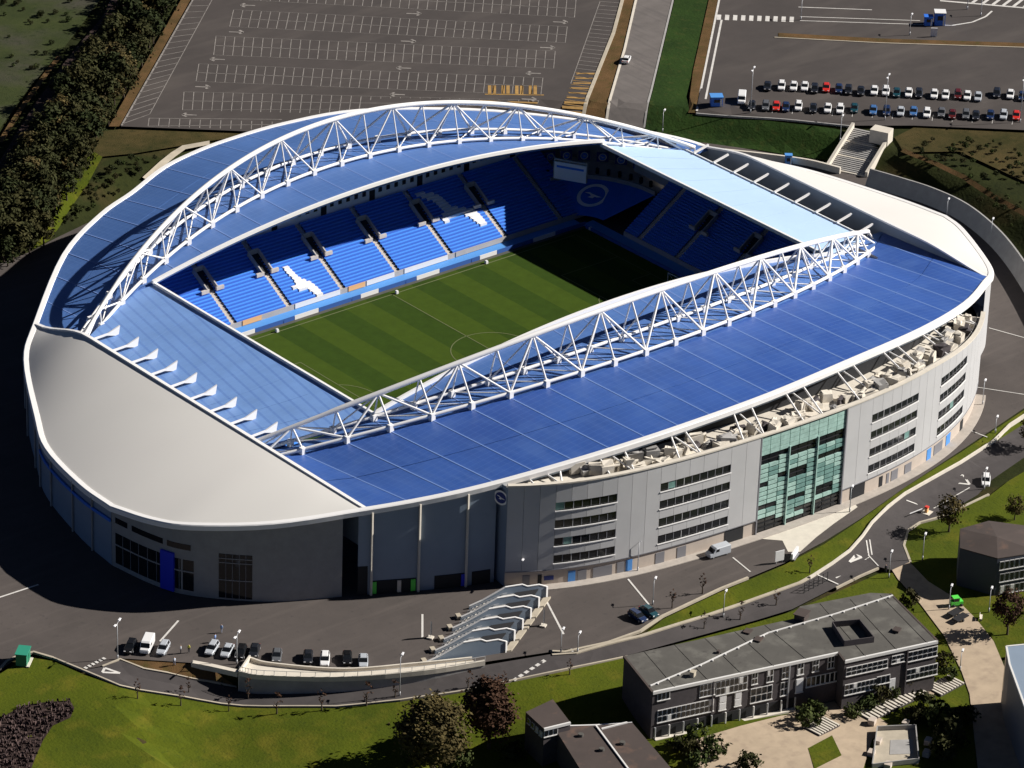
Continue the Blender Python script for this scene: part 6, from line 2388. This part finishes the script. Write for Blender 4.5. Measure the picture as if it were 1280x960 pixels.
# ================================================================== TREES AND SHRUBS
def leaf_mat(name, c1, c2, c3):
    m = bpy.data.materials.new(name)
    m.use_nodes = True
    nt = m.node_tree
    b = nt.nodes['Principled BSDF']
    b.inputs['Roughness'].default_value = .85
    b.inputs['Specular IOR Level'].default_value = .15
    oi = nt.nodes.new('ShaderNodeObjectInfo')
    geo = nt.nodes.new('ShaderNodeNewGeometry')
    n = nt.nodes.new('ShaderNodeTexNoise')
    n.inputs['Scale'].default_value = .6
    n.inputs['Detail'].default_value = 3
    nt.links.new(geo.outputs['Position'], n.inputs['Vector'])
    rp = nt.nodes.new('ShaderNodeValToRGB')
    els = rp.color_ramp.elements
    els[0].position = .3
    els[0].color = (*c2, 1)
    els[1].position = .7
    els[1].color = (*c1, 1)
    nt.links.new(n.outputs['Fac'], rp.inputs['Fac'])
    mx = nt.nodes.new('ShaderNodeMix')
    mx.data_type = 'RGBA'
    mx.inputs[7].default_value = (*c3, 1)
    nt.links.new(rp.outputs['Color'], mx.inputs[6])
    ml = nt.nodes.new('ShaderNodeMath')
    ml.operation = 'MULTIPLY'
    ml.inputs[1].default_value = .75
    nt.links.new(oi.outputs['Random'], ml.inputs[0])
    nt.links.new(ml.outputs[0], mx.inputs[0])
    nt.links.new(mx.outputs[2], b.inputs['Base Color'])
    return m
leaf_dark = leaf_mat('dark_foliage', (.030, .040, .011), (.013, .019, .006), (.050, .043, .014))
leaf_green = leaf_mat('green_foliage', (.045, .065, .014), (.02, .032, .008), (.06, .07, .02))
leaf_olive = leaf_mat('autumn_olive_foliage', (.105, .080, .028), (.036, .032, .013), (.10, .075, .025))
leaf_brown = leaf_mat('autumn_brown_foliage', (.075, .040, .024), (.030, .017, .013), (.07, .035, .02))
def crown_mesh(name, rx, rz_, n_cl, n_leaf, size, seed, base=.0):
    rnd = random.Random(seed)
    mb = MB()
    for c in range(n_cl):
        # clump centres spread through an uneven ellipsoid
        while True:
            x, y, z = [rnd.uniform(-1, 1) for _ in range(3)]
            r = math.sqrt(x*x+y*y+z*z)
            if .25 < r < 1:
                break
        k = .62+.38*rnd.random()
        x, y, z = x/r*k, y/r*k, z/r*k
        taper = 1-.25*max(0, z)
        cx, cy, cz = x*rx*taper, y*rx*taper, z*rz_
        cs = rx*rnd.uniform(.22, .38)
        for i in range(n_leaf):
            px, py, pz = [rnd.gauss(0, .5)*cs for _ in range(3)]
            nx_, ny_, nz_ = cx+px, cy+py, cz+pz*.8
            d = Vector((nx_, ny_, nz_+rz_*.3)).normalized()+Vector((rnd.gauss(0, .6), rnd.gauss(0, .6), rnd.gauss(0, .6)))
            d.normalize()
            u = d.cross(Vector((rnd.random(), rnd.random(), rnd.random()+.1))).normalized()
            v = d.cross(u)
            s = size*rnd.uniform(.6, 1.3)
            p = Vector((nx_, ny_, nz_))
            mb.add([p-u*s, p+v*s*.6, p+u*s, p-v*s*.6], [(0, 1, 2, 3)])
    return mb.mesh(name, fix=False)
def trunk_mesh(name, h, r, rx, seed):
    rnd = random.Random(seed)
    mb = MB()
    mb.tube([(0, 0, -.4), (.05*r, 0, h*.4), (.2*r, .1*r, h*.8), (.1*r, 0, h*1.15)], [r*1.2, r, r*.75, r*.3], 7)
    for k in range(5):
        a = 2*math.pi*k/5+rnd.random()
        z = h*(.65+.08*k)
        mb.tube([(0, 0, z), (rx*.35*math.cos(a), rx*.35*math.sin(a), z+h*.22), (rx*.65*math.cos(a), rx*.65*math.sin(a), z+h*.5)], [r*.5, r*.35, r*.12], 5)
    return mb.mesh(name)
TK = {}
def kind(name, rx, rz_, trunk_h, n_cl, n_leaf, size, leaf, variants=3):
    L_ = []
    for v in range(variants):
        c = crown_mesh(name+'_crown', rx, rz_, n_cl, n_leaf, size, hash((name, v)) % 1000 if False else v*17+len(name)*3)
        c.materials.append(leaf)
        t = trunk_mesh(name+'_trunk', trunk_h, max(.12, rx*.07), rx, v)
        t.materials.append(bark)
        L_.append((c, t))
    TK[name] = (L_, rz_, trunk_h)
kind('wood', 3.3, 3.4, 2.6, 34, 20, .42, leaf_dark, 4)
kind('wood_olive', 3.0, 3.0, 2.4, 32, 20, .40, leaf_olive, 2)
kind('bush', 1.6, 1.1, .5, 22, 18, .26, leaf_green, 3)
kind('dark_bush', 1.7, 1.2, .5, 22, 18, .26, leaf_dark, 2)
kind('olive', 6.2, 6.8, 5.0, 150, 60, .40, leaf_olive, 1)
kind('brown', 4.4, 5.6, 4.0, 110, 60, .36, leaf_brown, 1)
kind('red', 2.9, 3.4, 3.0, 60, 32, .28, leaf_brown, 1)
kind('lawn', 2.7, 2.6, 2.4, 46, 26, .28, leaf_olive, 2)
kind('sapling', .8, 1.5, 1.6, 10, 9, .16, leaf_brown, 2)
def tree(k, p, s, label, cat='tree', name=None, group=None, rz=None):
    L_, rz_, th = TK[k]
    c, t = random.choice(L_)
    o = empty(name or 'tree', (p[0], p[1], p[2]), random.uniform(0, 6.28))
    o.scale = (s, s, s*random.uniform(.9, 1.12))
    tag(o, label, cat, group)
    cr_ = link('crown', c, None, o)
    cr_.location = (0, 0, th+rz_*.75)
    link('trunk', t, None, o)
    return o
# the wood on the far left
WOOD = [(-40, 352), (20, 330), (62, 305), (95, 235), (118, 190), (140, 155), (205, 30), (232, -25), (190, -30), (165, 0), (118, 75), (80, 130), (40, 190), (0, 250), (-40, 300)]
rnd = random.Random(5)
cnt = 0
pts = []
while len(pts) < 165:
    x, y = rnd.uniform(-40, 235), rnd.uniform(-30, 350)
    if inpoly(x, y, WOOD):
        if all((x-a)**2+((y-b)*1.6)**2 > 62 for a, b in pts):
            pts.append((x, y))
    cnt += 1
    if cnt > 20000:
        break
for i, (x, y) in enumerate(pts):
    ol = rnd.random() < .2
    s = rnd.uniform(.6, 1.2)
    tree('wood_olive' if ol else 'wood', G(x, y), s, 'olive brown bushy tree in the dark wood at far left' if ol else 'dark green bushy tree in the wood at far left', name='wood_tree', group='olive trees of the wood at far left' if ol else 'dark trees of the wood at far left')
# shrubs on the bank behind the left roof and on the right slope
k = 0
for poly, n_, lab in (([(125, 200), (210, 180), (170, 225), (95, 290), (80, 285)], 34, 'low dark shrub on the bank left of the roof'), ([(1150, 175), (1280, 175), (1290, 300), (1230, 262), (1170, 215), (1120, 195)], 60, 'low dark shrub on the slope above the retaining wall'), ([(0, 0), (110, 0), (60, 70), (0, 150)], 26, 'low shrub on the green slope at top left')):
    done = 0
    while done < n_:
        x, y = rnd.uniform(-10, 1290), rnd.uniform(0, 300)
        if inpoly(x, y, poly):
            tree('dark_bush' if rnd.random() < .6 else 'bush', G(x, y), rnd.uniform(.25, .55), lab, 'shrub', 'shrub', 'shrubs: '+lab)
            done += 1
mb = MB()
strip(mb, GP([(1128, 188), (1170, 205), (1205, 222), (1240, 245), (1290, 272)]), 1.3, .1)
structure(mb.build('slope_track', dry), 'thin tan track across the slope at right', 'path')
# single trees
tree('olive', G(541, 968), 1.0, 'large olive brown tree at the bottom edge', name='broadleaf_tree')
tree('brown', G(611, 935), 1.0, 'dark reddish brown tree beside the brown-roofed hut', name='broadleaf_tree')
tree('red', G(1259, 793), 1.0, 'round reddish tree on the right lawn below the pavilion', name='broadleaf_tree')
tree('lawn', G(1186, 664), 1.0, 'olive tree beside the road corner on the right lawn', name='broadleaf_tree')
tree('lawn', G(1268, 650), .7, 'small olive tree behind the hipped pavilion', name='broadleaf_tree')
tree('lawn', G(1290, 560), 1.0, 'olive tree at the right edge above the white car', name='broadleaf_tree')
# saplings along the lawn
SAP = [(172, 874), (226, 882), (286, 889), (346, 892), (402, 888), (458, 882), (630, 862), (712, 843), (236, 866), (310, 874), (494, 872), (585, 860), (880, 786), (925, 775), (970, 757), (840, 760), (878, 742), (1012, 716)]
for i, (x, y) in enumerate(SAP):
    tree('sapling', G(x, y), rnd.uniform(.85, 1.25), 'thin young tree, %s from the left along the road and lawn' % ORD[sorted(q[0] for q in SAP).index(x)], 'tree', 'sapling', 'young trees along the road')
# bushes round the brick block
BUSH = [(1010, 905, 1.7, 'bush', 'large dark green bush before the long brick front'), (1020, 893, 1.3, 'bush', 'green bush close against the brick front'), (872, 932, 1.6, 'bush', 'leafy bush at the left of the courtyard'), (892, 945, 1.5, 'bush', 'round bush below the leafy courtyard bush'), (862, 945, 1.2, 'dark_bush', 'small dark bush beside the round courtyard bush'), (846, 938, 1.1, 'dark_bush', 'dark bush at the corner of the low brown roof'),
        (1066, 896, 1.1, 'bush', 'small bush at the left end of the hedge'), (1082, 888, 1.3, 'bush', 'second bush of the hedge below the right brick wing'), (1098, 880, 1.4, 'dark_bush', 'third bush of the hedge below the right brick wing'), (1114, 872, 1.3, 'bush', 'fourth bush of the hedge below the right brick wing'), (1130, 866, 1.3, 'lawn', 'olive bush of the hedge below the right brick wing'), (1146, 858, 1.2, 'bush', 'bush at the right end of the hedge'),
        (1178, 835, 1.3, 'dark_bush', 'dark bush at the right corner of the brick block'), (1184, 850, 1.1, 'bush', 'bush between brick block and short flight of steps'), (1136, 757, 1.2, 'dark_bush', 'brownish bush at the top right corner of the felt roof'), (1155, 895, 1.9, 'dark_bush', 'wide dark bush below the long flight of steps'), (1172, 908, 1.8, 'bush', 'bush in the shade right of the terrace'), (1140, 902, 1.2, 'dark_bush', 'dark bush behind the small terrace'),
        (1190, 930, 1.9, 'dark_bush', 'big dark bush in the deep shade at bottom right'), (1205, 905, 1.5, 'dark_bush', 'dark bush beside the shaded path'), (1180, 950, 1.6, 'dark_bush', 'dark bush at the bottom edge beside the path'), (935, 962, 1.4, 'dark_bush', 'dark bush at the bottom edge of the courtyard'), (870, 960, 1.4, 'bush', 'bush at the bottom left of the courtyard'), (640, 950, 1.5, 'dark_bush', 'dark bush left of the low brown-roofed building'), (575, 958, 1.4, 'bush', 'green bush between the two big trees')]
for x, y, s, k, lab in BUSH:
    tree(k, G(x, y), s if k != 'lawn' else .55, lab, 'bush', 'bush')
# small plants of the reddish bed
mb = MB()
rnd = random.Random(3)
n = 0
while n < 900:
    x, y = rnd.uniform(-60, 95), rnd.uniform(875, 985)
    bedpx = [(-60, 960), (-40, 915), (0, 898), (28, 882), (60, 877), (88, 876), (93, 885), (88, 897), (66, 907), (54, 925), (45, 945), (30, 985)]
    if inpoly(x, y, bedpx):
        p = G(x, y)
        for q in range(3):
            a = rnd.random()*6.28
            r = rnd.uniform(.12, .3)
            h = rnd.uniform(.3, .7)
            d = Vector((math.cos(a), math.sin(a), 0))
            b = Vector((p[0], p[1], p[2]))
            mb.add([b-d*r, b+d*r, b+d*r*.5+Vector((.1, .1, h)), b-d*r*.5+Vector((-.1, .1, h))], [(0, 1, 2, 3)])
        n += 1
tag(mb.build('bedding_plants', mat('reddish_bedding', (.12, .075, .065), .9, col2=(.05, .033, .035), scale=2.0), fix=False), 'mass of low reddish bedding plants at bottom left', 'plants', kind='stuff')
